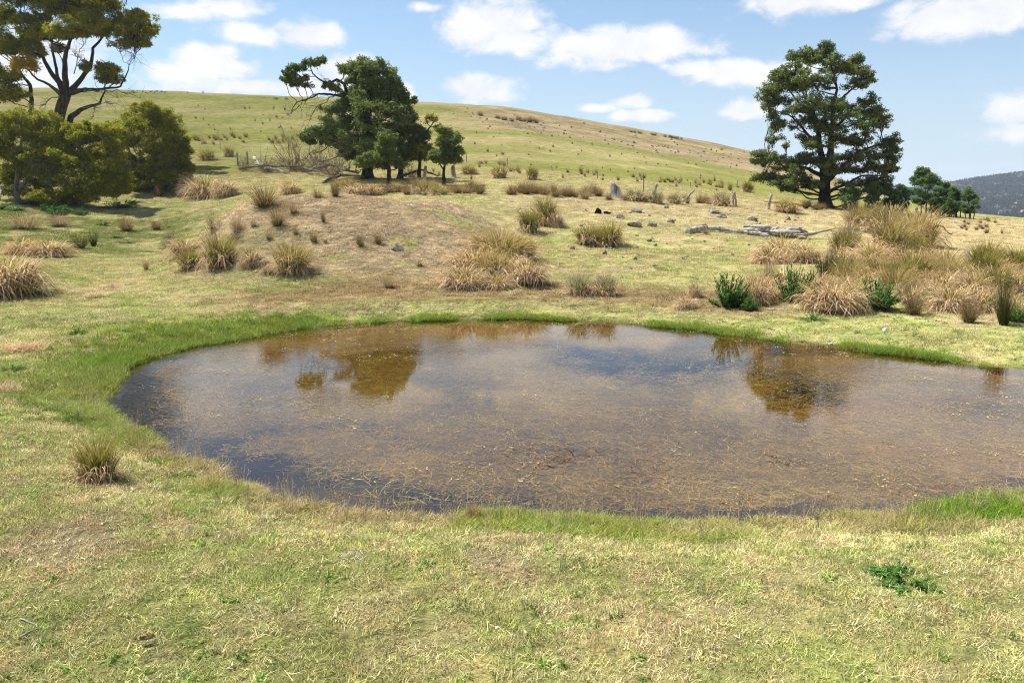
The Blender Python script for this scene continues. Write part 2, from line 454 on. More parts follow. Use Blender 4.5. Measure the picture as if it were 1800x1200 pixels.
def zy(Y, y):
    return HC + Y * (340 - y) / 1424.0
PROF = {
 -400: [(20, .40), (30, .7), (40, 1.2), (50, 1.9), (62, 3.2), (80, zy(80, 268)), (110, zy(110, 228)), (150, zy(150, 188)), (190, zy(190, 157)), (220, zy(220, 154)), (300, 30), (450, 22), (900, 5), (3500, 0)],
 0: [(20, .40), (30, .6), (40, 1.0), (48, 1.5), (60, 2.8), (80, zy(80, 270)), (110, zy(110, 230)), (150, zy(150, 190)), (190, zy(190, 158)), (220, zy(220, 156)), (300, 29), (450, 20), (900, 4), (3500, 0)],
 250: [(22, .35), (30, .5), (40, .35), (48, .7), (55, 1.4), (65, 3.0), (75, zy(75, 303)), (100, zy(100, 256)), (140, zy(140, 210)), (190, zy(190, 162)), (220, zy(220, 160)), (300, 28), (450, 18), (900, 3), (3500, 0)],
 330: [(22, .35), (26, .5), (29, .95), (32, 1.25), (35, .85), (40, .35), (50, .8), (55, 1.6), (65, 3.1), (75, zy(75, 302)), (100, zy(100, 257)), (140, zy(140, 212)), (190, zy(190, 164)), (220, zy(220, 162)), (300, 27), (450, 18), (900, 3), (3500, 0)],
 430: [(23, .40), (24.5, .5), (27, 1.2), (30, 2.45), (32.5, 3.1), (34, 3.15), (37, 1.9), (43, 1.0), (51, 2.1), (58, 2.9), (66, 3.8), (75, zy(75, 302)), (100, zy(100, 259)), (140, zy(140, 215)), (190, zy(190, 168)), (220, zy(220, 166)), (300, 26), (450, 17), (900, 3), (3500, 0)],
 600: [(22.5, .40), (24.5, .52), (27, 1.2), (29.5, 2.3), (32.5, 3.3), (34, 3.4), (37, 2.8), (43, 2.2), (54, 3.2), (62, 4.0), (72, zy(72, 302)), (100, zy(100, 264)), (140, zy(140, 223)), (190, zy(190, 175)), (220, zy(220, 173)), (300, 24), (450, 15), (900, 2), (3500, 0)],
 780: [(22, .35), (25.5, .6), (29, 1.35), (33, 2.55), (36, 3.05), (40, 3.0), (46, 2.95), (56, 3.4), (62, 4.0), (72, zy(72, 300)), (100, zy(100, 270)), (140, zy(140, 232)), (190, zy(190, 184)), (220, zy(220, 182)), (300, 22), (450, 13), (900, 1), (3500, 0)],
 900: [(22, .30), (27, .50), (34, 1.2), (42, 2.25), (50, 3.1), (58, 3.75), (66, zy(66, 313)), (80, zy(80, 291)), (110, zy(110, 256)), (150, zy(150, 223)), (195, zy(195, 191)), (220, zy(220, 189)), (300, 20), (450, 10), (900, 0), (3500, 0)],
 1100: [(21, .25), (27, .5), (34, 1.1), (42, 2.0), (50, 2.8), (58, 3.4), (66, zy(66, 326)), (80, zy(80, 309)), (110, zy(110, 286)), (150, zy(150, 259)), (200, zy(200, 225)), (225, zy(225, 223)), (300, 16), (450, 5), (900, -4), (3500, -4)],
 1320: [(20, .25), (26, .5), (34, .95), (42, 1.6), (50, 2.25), (58, 2.75), (66, zy(66, 346)), (80, zy(80, 338)), (110, zy(110, 318)), (150, zy(150, 296)), (205, zy(205, 265)), (230, zy(230, 263)), (300, 9), (450, -4), (900, -12), (3500, -8)],
 1500: [(18, .22), (24, .45), (30, .8), (36, 1.05), (45, 1.5), (55, 1.95), (62, 2.2), (75, zy(75, 362)), (110, zy(110, 354)), (150, zy(150, 340)), (205, zy(205, 318)), (230, zy(230, 317)), (300, 2), (450, -12), (900, -22), (3500, -10)],
 1650: [(16, .2), (22, .4), (30, .7), (40, 1.05), (50, 1.4), (58, 1.62), (70, 1.55), (90, zy(90, 368)), (120, zy(120, 362)), (150, zy(150, 357)), (180, zy(180, 356)), (240, -8), (450, -22), (900, -30), (3500, -10)],
 1800: [(15, .18), (22, .4), (30, .6), (40, .85), (50, 1.05), (60, 1.2), (75, 1.0), (92, zy(92, 382)), (115, -.9), (200, -9), (300, -18), (450, -26), (900, -32), (3500, -10)],
 2300: [(14, .2), (22, .4), (30, .6), (40, .75), (60, .8), (75, .4), (95, -1), (200, -12), (300, -22), (900, -32), (3500, -10)],
}
LY0, LY1, NLY = math.log(6.0), math.log(3500.0), 700
lyg = np.linspace(LY0, LY1, NLY)
PXG = np.arange(-400, 2301, 20)
def smooth1(a, k, axis):
    w = np.hanning(2 * k + 3)[1:-1]
    w /= w.sum()
    pad = [(0, 0), (0, 0)]
    pad[axis] = (k, k)
    b = np.pad(a, pad, mode='edge')
    return np.apply_along_axis(lambda v: np.convolve(v, w, 'valid'), axis, b)
cols = sorted(PROF)
tab = []
for c in cols:
    kn = [(6, .36), (10, .36), (13, .33)] + PROF[c]
    tab.append(np.interp(np.exp(lyg), [a for a, b in kn], [b for a, b in kn]))
tab = smooth1(np.array(tab), 7, 1)
tab = np.array([np.interp(PXG, cols, tab[:, j]) for j in range(NLY)]).T
tab = smooth1(tab, 2, 0)
def base_z(x, y):
    Y = np.clip(y, 6.0, 3490.0)
    gx = np.clip((900 + 1424 * x / Y + 400) / 20.0, 0, len(PXG) - 1.001)
    gy = np.clip((np.log(Y) - LY0) / (LY1 - LY0) * (NLY - 1), 0, NLY - 1.001)
    ix, iy = gx.astype(int), gy.astype(int)
    fx, fy = gx - ix, gy - iy
    return (tab[ix, iy] * (1 - fx) + tab[ix + 1, iy] * fx) * (1 - fy) + (tab[ix, iy + 1] * (1 - fx) + tab[ix + 1, iy + 1] * fx) * fy
def Hd(x, y):
    x, y = np.asarray(x, float).ravel(), np.asarray(y, float).ravel()
    d = pond_d(x, y)
    b = base_z(x, y)
    near = 1 - sstep(30, 60, np.hypot(x, y))
    b = b + near * .10 * (fbm(x * .9, y * .9, 21, 4) - .5) + .22 * sstep(22, 36, y) * (1 - sstep(60, 90, y)) * (fbm(x * .35, y * .35, 31, 4) - .5)
    b = b + 1.1 * sstep(70, 120, y) * (1 - sstep(230, 300, y)) * (fbm(x * .055, y * .055, 41, 4) - .5) - .6 * sstep(120, 180, y) * (1 - sstep(230, 300, y))
    w = sstep(-.05, 1.7, d)
    z = np.where(d > 0, b * w, -.62 * sstep(0, 2.4, -d))
    return z, d
def H(x, y):
    return Hd(x, y)[0]
_T = np.exp(np.linspace(math.log(3), math.log(420), 2600))
def ground(px, py):            # where the ray through a pixel meets the ground
    d = ray(px, py)
    d = d / d[1]
    z = HC + d[2] * _T
    h = H(d[0] * _T, _T)
    k = np.nonzero(z < h)[0]
    i = k[0] if len(k) else int(np.argmin(z - h))
    Y = _T[i]
    return Vector((d[0] * Y, Y, float(h[i])))

# colour of the sward (albedo) at a place, used by the soil and by the blades growing on it
STRAW, DGREEN, LUSH = np.array([.50, .41, .205]), np.array([.31, .345, .105]), np.array([.16, .26, .022])
def sward(x, y, d, z, fine=True):
    px, py = to_px(x, y, z)
    n1, n2, n3 = fbm(x * .45, y * .45, 61, 4), fbm(x * 1.9, y * 1.9, 71, 3), fbm(x * 7, y * 7, 81, 2)
    f = .46 + (n1 - .5) * .7 + (n2 - .5) * 1.3 + ((n3 - .5) * 2.4 if fine else 0)
    far = sstep(19, 26, y)
    # foreground a little greener to the lower left, strawier to the right
    f = f + .05 + .15 * (1 - far)
    g = np.clip(f, 0, 1)[:, None]
    c = (STRAW * (1 - g) + DGREEN * g) * (1 - .17 * sstep(11, 18, y))[:, None]
    pink = sstep(.60, .74, fbm(x * .8 + 40, y * .8, 91, 3))[:, None] * .55
    c = c * (1 - pink) + np.array([.44, .33, .21]) * pink
    # right hand dry slope
    m = (sstep(36, 46, y) * (1 - sstep(58, 64, y)) * sstep(800, 960, px))[:, None] * .85
    c = c * (1 - m) + (np.array([.40, .325, .175]) * (.8 + .4 * n2[:, None])) * m
    m = (sstep(20, 26, y) * (1 - sstep(60, 70, y)) * sstep(1560, 1660, px))[:, None] * .8
    c = c * (1 - m) + (np.array([.42, .335, .175]) * (.8 + .4 * n2[:, None])) * m
    # mound
    m = (sstep(24, 26.5, y) * (1 - sstep(38, 43, y)) * sstep(280, 380, px) * (1 - sstep(800, 960, px)) * sstep(.36, .5, n1 + .08))[:, None] * .85
    c = c * (1 - m) + (np.array([.385, .285, .185]) * (.6 + .8 * n1[:, None]) * (.7 + .6 * n2[:, None])) * m
    # trampled brown band behind the far shore
    m = sstep(.9, 2.0, d) * (1 - sstep(3.5, 6.0, d)) * sstep(14, 19, y) * sstep(280, 480, px) * (1 - sstep(1250, 1500, px)) * sstep(.30, .5, n1 * .6 + n2 * .5)
    m = m[:, None] * .8
    c = c * (1 - m) + (np.array([.235, .15, .08]) * (.6 + .6 * n2[:, None])) * m
    # damp greener ground on the left, dark green in the hollow
    m = ((1 - sstep(420, 640, px)) * sstep(10, 14, y) * (1 - sstep(26, 34, y)) * sstep(.42, .66, n1))[:, None] * .42
    c = c * (1 - m) + np.array([.17, .22, .045]) * m
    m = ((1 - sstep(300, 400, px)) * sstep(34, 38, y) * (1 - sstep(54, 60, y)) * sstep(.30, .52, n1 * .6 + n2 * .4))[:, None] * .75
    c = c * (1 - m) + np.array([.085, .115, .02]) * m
    # lush rim of the pond
    wid = np.interp(px + 60 * (n1 - .5), [150, 250, 400, 520, 680, 900], [.4, 1.9, 1.7, 1.0, .5, .40]) * np.where(y > 14, 1, .55)
    m = ((1 - sstep(.35, 1.0, d / np.maximum(wid, .2))) * sstep(.36, .58, n2 + .10))[:, None] * .9
    c = c * (1 - m) + LUSH * m
    # wet mud at the waterline
    m = ((1 - sstep(.08, .38, d + .35 * (n3 - .5))) * .75)[:, None]
    c = c * (1 - m) + np.array([.13, .095, .05]) * m
    # the hill
    hb = fbm(x * .02, y * .05, 101, 4)[:, None]
    hc = np.array([.225, .225, .066]) * (1 - sstep(.36, .6, hb)) + np.array([.335, .29, .13]) * sstep(.36, .6, hb)
    hc = hc * (.85 + .3 * n1[:, None])
    m = sstep(60, 72, y)[:, None]
    c = c * (1 - m) + hc * m
    edge = y + 34 * (fbm(x * .04, y * .06, 111, 4) - .5)
    m = (sstep(138, 150, edge) * sstep(760, 900, px))[:, None]
    sc = np.array([.30, .228, .135]) * (.3 + 1.4 * fbm(x * .22, y * .30, 121, 4)[:, None])
    c = c * (1 - m * .75) + sc * m * .75
    # pond bed
    m = (1 - sstep(-.25, .02, d))[:, None]
    c = c * (1 - m) + np.array([.075, .043, .025]) * m
    return c

def build_ground():
    fa = np.radians(np.arange(-46, 46.01, .22))
    ca = np.radians(np.arange(50, 310.1, 4.0))
    ang = np.concatenate([fa, ca])                # clockwise from +Y
    rr = [1.2]
    while rr[-1] < 2700:
        r0 = rr[-1]
        k = .012 if r0 < 70 else (.02 if r0 < 260 else .06)
        rr.append(r0 * (1 + k))
    rr = np.array(rr)
    A, Rr = np.meshgrid(ang, rr, indexing='ij')
    x, y = (np.sin(A) * Rr).ravel(), (np.cos(A) * Rr).ravel()
    z, d = Hd(x, y)
    na, nr = len(ang), len(rr)
    i, j = np.meshgrid(np.arange(na), np.arange(nr - 1), indexing='ij')
    i2 = (i + 1) % na
    F = np.stack([i * nr + j, i * nr + j + 1, i2 * nr + j + 1, i2 * nr + j], -1).reshape(-1, 4)
    V = np.stack([x, y, z], 1)
    cz = np.array([[0, 0, .36]])
    k = np.arange(na)
    F3 = np.stack([np.full(na, len(V)), k * nr, ((k + 1) % na) * nr], -1)
    V = np.concatenate([V, cz])
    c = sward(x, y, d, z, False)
    c = c * (1 - .50 * (1 - sstep(11, 20, np.hypot(x, y))))[:, None]      # soil under near blades darkened: dark gaps between them put into its colour
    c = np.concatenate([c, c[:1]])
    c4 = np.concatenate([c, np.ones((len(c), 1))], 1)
    dd = np.concatenate([d, [5.0]])
    m, t, out = new_mat('soil_and_sward')
    pos = t.new('ShaderNodeNewGeometry').outputs['Position']
    col = attr(t, 'sward').outputs['Color']
    n1 = t.noise(pos, 9.0, 6.0, .7)
    n2 = t.noise(pos, 1.1, 5.0, .65)
    n3 = t.noise(pos, .16, 6.0, .7)
    k = t.math('ADD', t.math('MULTIPLY', n1, .75), t.math('MULTIPLY', n2, .65))
    k = t.math('ADD', k, t.math('MULTIPLY', n3, .45))
    k = t.math('ADD', t.math('MULTIPLY', t.math('SUBTRACT', k, .92), 1.9), .88)
    cc = t.vmath('MULTIPLY', col, t.new('ShaderNodeCombineXYZ', {0: k, 1: k, 2: k}).outputs[0]).outputs[0]
    cc = t.mix(t.smooth(n2, .56, .70, 0, .45), cc, t.vmath('MULTIPLY', col, (1.45, 1.15, 1.1)).outputs[0])
    cc = t.mix(t.smooth(n1, .57, .68, 0, .4), cc, t.vmath('MULTIPLY', col, (.5, .48, .45)).outputs[0])
    b1 = t.new('ShaderNodeBump', {'Strength': .7, 'Distance': .06, 'Height': n1})
    b2 = t.new('ShaderNodeBump', {'Strength': .7, 'Distance': .5, 'Height': n2, 'Normal': b1.outputs[0]})
    df = t.new('ShaderNodeBsdfDiffuse', {'Color': cc, 'Roughness': .9, 'Normal': b2.outputs[0]})
    t.l.new(df.outputs[0], out.inputs[0])
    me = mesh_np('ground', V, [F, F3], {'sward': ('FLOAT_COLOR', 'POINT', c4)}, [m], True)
    o = obj('ground', me)
    tag(o, 'dry paddock ground rising from the pond to the grassy hill', 'ground', kind='structure')
build_ground()

def build_water():
    # one sheet of water, its edge tucked under the banks
    c = poly.mean(0)
    nrm = poly - c
    P = poly + nrm / np.linalg.norm(nrm, axis=1)[:, None] * .5
    V = np.concatenate([np.concatenate([P, np.zeros((len(P), 1))], 1), [[c[0], c[1], 0]]])
    k = np.arange(len(P))
    F3 = np.stack([np.full(len(P), len(P)), k, (k + 1) % len(P)], -1)
    if np.cross(P[1] - P[0], P[2] - P[1]) < 0:
        F3 = F3[:, ::-1]
    m, t, out = new_mat('pond_water')
    pos = t.new('ShaderNodeNewGeometry').outputs['Position']
    v = t.vmath('MULTIPLY', pos, (1.0, 2.2, 1.0)).outputs[0]
    rip = t.noise(v, 4.2, 3.0, .55, .6)
    rip2 = t.noise(v, 13.0, 2.0, .5)
    brz = t.noise(pos, .22, 2.0, .5)
    amt = t.smooth(brz, .46, .66, .06, 1.0)
    hgt = t.math('MULTIPLY', t.math('ADD', rip, t.math('MULTIPLY', rip2, .35)), amt)
    bmp = t.new('ShaderNodeBump', {'Strength': .5, 'Distance': .010, 'Height': hgt})
    fr = t.new('ShaderNodeFresnel', {'IOR': 1.50, 'Normal': bmp.outputs[0]})
    gl = t.new('ShaderNodeBsdfGlossy', {'Color': (1, .97, .91), 'Roughness': .012, 'Normal': bmp.outputs[0]})
    tr = t.new('ShaderNodeBsdfTransparent', {'Color': (.72, .61, .40)})
    mx = t.new('ShaderNodeMixShader', {0: fr.outputs[0], 1: tr.outputs[0], 2: gl.outputs[0]})
    t.l.new(mx.outputs[0], out.inputs[0])
    o = obj('water', mesh_np('water', V, [F3], None, [m]))
    tag(o, 'still brown pond water reflecting sky and trees', 'pond', kind='structure')
build_water()

# ------------------------------------------------------------------ scattered ground cover (stuff)
def scatter(name, pts, rotz, scl, tint, idx, protos, tilt=None, label=None, cat=None):
    n = len(pts)
    rot = np.zeros((n, 3))
    rot[:, 2] = rotz
    if tilt is not None:
        rot[:, :2] = tilt
    at_ = {'rot': ('FLOAT_VECTOR', 'POINT', rot), 'scl': ('FLOAT_VECTOR', 'POINT', scl), 'idx': ('INT', 'POINT', idx),
           'tint': ('FLOAT_COLOR', 'POINT', np.concatenate([tint, np.ones((n, 1))], 1))}
    me = mesh_np(name, pts, [], at_)
    o = obj(name, me)
    c = bpy.data.collections.new(name + '_sources')
    for k, pm in enumerate(protos):
        po = bpy.data.objects.new('%s_source_%02d' % (name, k), pm)
        c.objects.link(po)
    ng = bpy.data.node_groups.new(name, 'GeometryNodeTree')
    ng.interface.new_socket('Geometry', in_out='INPUT', socket_type='NodeSocketGeometry')
    ng.interface.new_socket('Geometry', in_out='OUTPUT', socket_type='NodeSocketGeometry')
    t = NT(ng)
    gi, go = t.new('NodeGroupInput'), t.new('NodeGroupOutput')
    ci = t.new('GeometryNodeCollectionInfo', {'Collection': c, 'Separate Children': True, 'Reset Children': True})
    def na(nm, ty):
        nd = t.new('GeometryNodeInputNamedAttribute', data_type=ty)
        nd.inputs['Name'].default_value = nm
        return nd.outputs[0]
    ip = t.new('GeometryNodeInstanceOnPoints', {'Points': gi.outputs[0], 'Instance': ci.outputs[0], 'Pick Instance': True,
               'Instance Index': na('idx', 'INT'), 'Rotation': na('rot', 'FLOAT_VECTOR'), 'Scale': na('scl', 'FLOAT_VECTOR')})
    t.l.new(ip.outputs[0], go.inputs[0])
    md = o.modifiers.new('scatter', 'NODES')
    md.node_group = ng
    tag(o, label, cat, kind='stuff')
    return o

def turf_proto(r, n, rad, l0, l1, w, lean, bend, seg=3):
    a = r.uniform(0, 2 * math.pi, n)
    q = rad * np.sqrt(r.uniform(0, 1, n))
    pos = np.stack([q * np.cos(a), q * np.sin(a), np.full(n, -.008)], 1)
    L = r.uniform(l0, l1, n)
    th = np.abs(r.normal(lean, .35, n))
    return join_blades('turf', [blades(r, n, pos, L, np.full(n, w) * r.uniform(.6, 1.3, n), th, r.uniform(.2, bend, n), None, seg, .15, .12)], M['grass'])

def grass_layers():
    r = rg(7)
    short = [turf_proto(r, 46, .10, .018, .055, .0055, .7, 1.1) for _ in range(4)]
    short += [turf_proto(r, 34, .10, .025, .08, .005, 1.2, .5) for _ in range(2)]
    def litter(n, l0, l1, w):
        pos = np.stack([r.normal(0, .12, n), r.normal(0, .12, n), r.uniform(-.01, .02, n)], 1)
        return join_blades('litter', [blades(r, n, pos, r.uniform(l0, l1, n), np.full(n, w) * r.uniform(.6, 1.5, n), r.normal(1.5, .12, n), r.normal(0, .2, n), None, 3, .5, .25)], M['grass'])
    short += [litter(5, .03, .10, .0045), litter(6, .015, .035, .011)]
    short += [turf_proto(r, 16, .05, .03, .07, .013, .9, 1.0) for _ in range(2)]
    def pick(n, ylo, yhi, half):
        y = np.sqrt(r.uniform(ylo ** 2, yhi ** 2, n))
        x = r.uniform(-half, half, n) * y
        z, d = Hd(x, y)
        px, py = to_px(x, y, z)
        k = (px > -500) & (px < 2350) & (py < 1420) & (d > .02)
        return x[k], y[k], z[k], d[k], px[k], py[k]
    def tint_of(x, y, d, z, jit=.24):
        c = sward(x, y, d, z)
        n = len(x)
        c = c * np.exp(r.normal(0, jit * 1.7, (n, 1))) * np.exp(r.normal(0, .08, (n, 3)))
        st = r.uniform(0, 1, n)[:, None] < .11
        c = np.where(st, np.array([.58, .49, .29]) * r.uniform(.7, 1.1, (n, 1)), c)
        return np.clip(c, .005, .75)
    P, RZ, S, T, I = [], [], [], [], []
    def put(x, y, z, d, sx, sz, idx, jit=.24, sink=0.0):
        n = len(x)
        P.append(np.stack([x, y, z - sink], 1))
        RZ.append(r.uniform(0, 6.28, n))
        S.append(np.stack([sx, sx, sz], 1))
        T.append(tint_of(x, y, d, z, jit))
        I.append(idx)
    # near turf
    x, y, z, d, px, py = pick(50000, 3.1, 13.5, 1.05)
    clump = fbm(x * 3.1, y * 3.1, 131, 3)
    k = r.uniform(0, 1, len(x)) < .35 + .9 * clump
    x, y, z, d, clump = x[k], y[k], z[k], d[k], clump[k]
    put(x, y, z, d, r.uniform(.7, 1.35, len(x)), (.55 + 1.0 * clump) * r.uniform(.7, 1.3, len(x)), r.integers(0, 6, len(x)))
    # dry litter and little green rosettes lying in the near turf
    x, y, z, d, px, py = pick(2000, 3.3, 14, .85)
    n = len(x)
    c = np.where(r.uniform(0, 1, (n, 1)) < .75, np.array([.70, .60, .40]), np.array([.34, .24, .15])) * r.uniform(.7, 1.1, (n, 1))
    P.append(np.stack([x, y, z + .022], 1)); RZ.append(r.uniform(0, 6.28, n)); S.append(np.repeat(r.uniform(.5, 1.2, (n, 1)), 3, 1)); T.append(c); I.append(r.integers(6, 8, n))
    x, y, z, d, px, py = pick(4600, 3.3, 20, .85)
    k = r.uniform(0, 1, len(x)) < sstep(.5, .68, fbm(x * 1.7 + 9, y * 1.7, 231, 3)) + .04
    x, y, z = x[k], y[k], z[k]
    n = len(x)
    c = np.array([.13, .24, .04]) * np.exp(r.normal(0, .3, (n, 1)))
    P.append(np.stack([x, y, z + .012], 1)); RZ.append(r.uniform(0, 6.28, n)); S.append(np.repeat(r.uniform(.5, 1.3, (n, 1)), 3, 1)); T.append(c); I.append(r.integers(8, 10, n))
    # banks and far side
    x, y, z, d, px, py = pick(54000, 12.5, 34, .98)
    clump = fbm(x * 1.6, y * 1.6, 141, 3)
    k = (r.uniform(0, 1, len(x)) < .25 + 1.1 * clump)
    x, y, z, d, clump = x[k], y[k], z[k], d[k], clump[k]
    put(x, y, z, d, r.uniform(1.1, 2.2, len(x)), (.6 + 1.5 * clump) * r.uniform(.7, 1.4, len(x)), r.integers(0, 6, len(x)))
    x, y, z, d, px, py = pick(46000, 31, 74, .76)
    clump = fbm(x * .8, y * .8, 151, 3)
    k = (r.uniform(0, 1, len(x)) < .1 + 1.2 * clump)
    x, y, z, d, clump = x[k], y[k], z[k], d[k], clump[k]
    put(x, y, z, d, r.uniform(1.8, 3.4, len(x)), (.6 + 2.0 * clump) * r.uniform(.7, 1.4, len(x)), r.integers(0, 6, len(x)))
    scatter('turf_grass', np.concatenate(P), np.concatenate(RZ), np.concatenate(S), np.concatenate(T), np.concatenate(I), short,
            label='short dry straw and green turf of the paddock', cat='grass')

    # taller grass along the water's edge
    tall = [turf_proto(r, 40, .11, .10, .26, .0065, .18, .8, 4) for _ in range(3)]
    tall += [turf_proto(r, 26, .10, .12, .32, .005, .25, 1.3, 4) for _ in range(2)]
    e = r.integers(0, len(PA), 26000)
    s = r.uniform(0, 1, (26000, 1))
    q = PA[e] * (1 - s) + PB[e] * s
    off = np.abs(r.normal(0, 1, 26000))
    pxq, pyq = to_px(q[:, 0], q[:, 1], np.zeros(len(q)))
    wid = np.where(q[:, 1] > 11.5, np.interp(pxq, [200, 420, 560, 760], [.8, .75, .40, .18]), .24)
    c0 = poly.mean(0)
    nv = q - c0
    nv /= np.linalg.norm(nv, axis=1)[:, None]
    q = q + nv * (off * wid - .05)[:, None] + r.normal(0, .06, (26000, 2))
    x, y = q[:, 0], q[:, 1]
    z, d = Hd(x, y)
    px, py = to_px(x, y, z)
    patch = fbm(x * .9, y * .9, 161, 3)
    nearb = (py > 780)
    k = (d > np.where(nearb, -.03, -.14)) & (px > -150) & (px < 1950) & (r.uniform(0, 1, len(x)) < np.where(nearb, sstep(.44, .60, patch) * .7 + .06 + .3 * (px > 1480), 1.0 * sstep(.45, .62, patch) + .45 * (1 - sstep(380, 720, px))))
    x, y, z, d, px, py, patch = x[k], y[k], z[k], d[k], px[k], py[k], patch[k]
    z = np.maximum(z, -.06)
    n = len(x)
    lush = np.clip(np.where(py > 780, sstep(.48, .62, patch) * np.where(px > 1480, .9, .7) + np.where(px > 1480, .1, 0), .75 + .25 * patch), 0, 1)
    lush = np.where((px < 240) & (py > 650), lush * .8, lush)
    c = np.array([.40, .33, .16]) * (1 - lush[:, None]) + np.array([.15, .265, .02]) * lush[:, None]
    yel = (sstep(.5, .7, fbm(x * 2.3, y * 2.3, 171, 2)) * .5)[:, None]
    c = c * (1 - yel) + np.array([.25, .26, .035]) * yel
    c = c * np.exp(r.normal(0, .2, (n, 1)))
    big = np.where((px > 1480) & (py > 780), .62, np.where((py > 780) | ((px < 420) & (py > 690)), .40, .60)) * np.where(py < 700, 1 + .25 * (1 - sstep(400, 640, px)), 1.0)
    sz = big * r.uniform(.45, 1.1, n) * (.55 + .8 * patch)
    scatter('shore_grass', np.stack([x, y, z], 1), r.uniform(0, 6.28, n), np.stack([np.ones(n) * 1.1, np.ones(n) * 1.1, sz], 1), c, r.integers(0, 5, n), tall,
            label='bright green and straw grass fringing the water', cat='grass')

    # seeding stalks on the near bank
    def stalk(seed):
        q = rg(seed)
        n = 5
        pos = np.stack([q.normal(0, .04, n), q.normal(0, .04, n), np.zeros(n)], 1)
        s1 = blades(q, n, pos, q.uniform(.22, .42, n), np.full(n, .004), q.uniform(0, .25, n), q.uniform(.1, .5, n), None, 4, .8)
        tips = s1[0].reshape(n, 5, 2, 3)[:, -1].mean(1)
        hp = np.repeat(tips, 9, 0) + q.normal(0, .009, (n * 9, 3)) - np.array([0, 0, .02]) + np.tile(np.linspace(-.03, .03, 9), n)[:, None] * np.array([0, 0, 1])
        s2 = blades(q, n * 9, hp, np.full(n * 9, .016), np.full(n * 9, .007), q.uniform(0, .8, n * 9), q.uniform(0, .5, n * 9), None, 1, .3)
        return join_blades('stalk', [s1, s2], M['grass'])
    e = r.integers(0, len(PA), 800)
    q = PA[e] + r.normal(0, .12, (800, 2))
    nv = q - c0
    nv /= np.linalg.norm(nv, axis=1)[:, None]
    q = q + nv * np.abs(r.normal(.05, .2, 800))[:, None]
    z, d = Hd(q[:, 0], q[:, 1])
    px, py = to_px(q[:, 0], q[:, 1], z)
    k = (py > 690) & (px > 100) & (px < 1950) & (d > -.05)
    q, z, px = q[k], z[k], px[k]
    n = len(q)
    c = np.where(r.uniform(0, 1, (n, 1)) < .25, np.array([.36, .24, .22]), np.array([.45, .36, .19])) * r.uniform(.7, 1.15, (n, 1))
    scatter('seed_stalks', np.concatenate([q, z[:, None]], 1), r.uniform(0, 6.28, n), np.repeat(r.uniform(.3, .9, (n, 1)), 3, 1), c, r.integers(0, 4, n), [stalk(300 + i) for i in range(4)],
            label='thin seeding grass stalks along the near bank', cat='grass')
grass_layers()

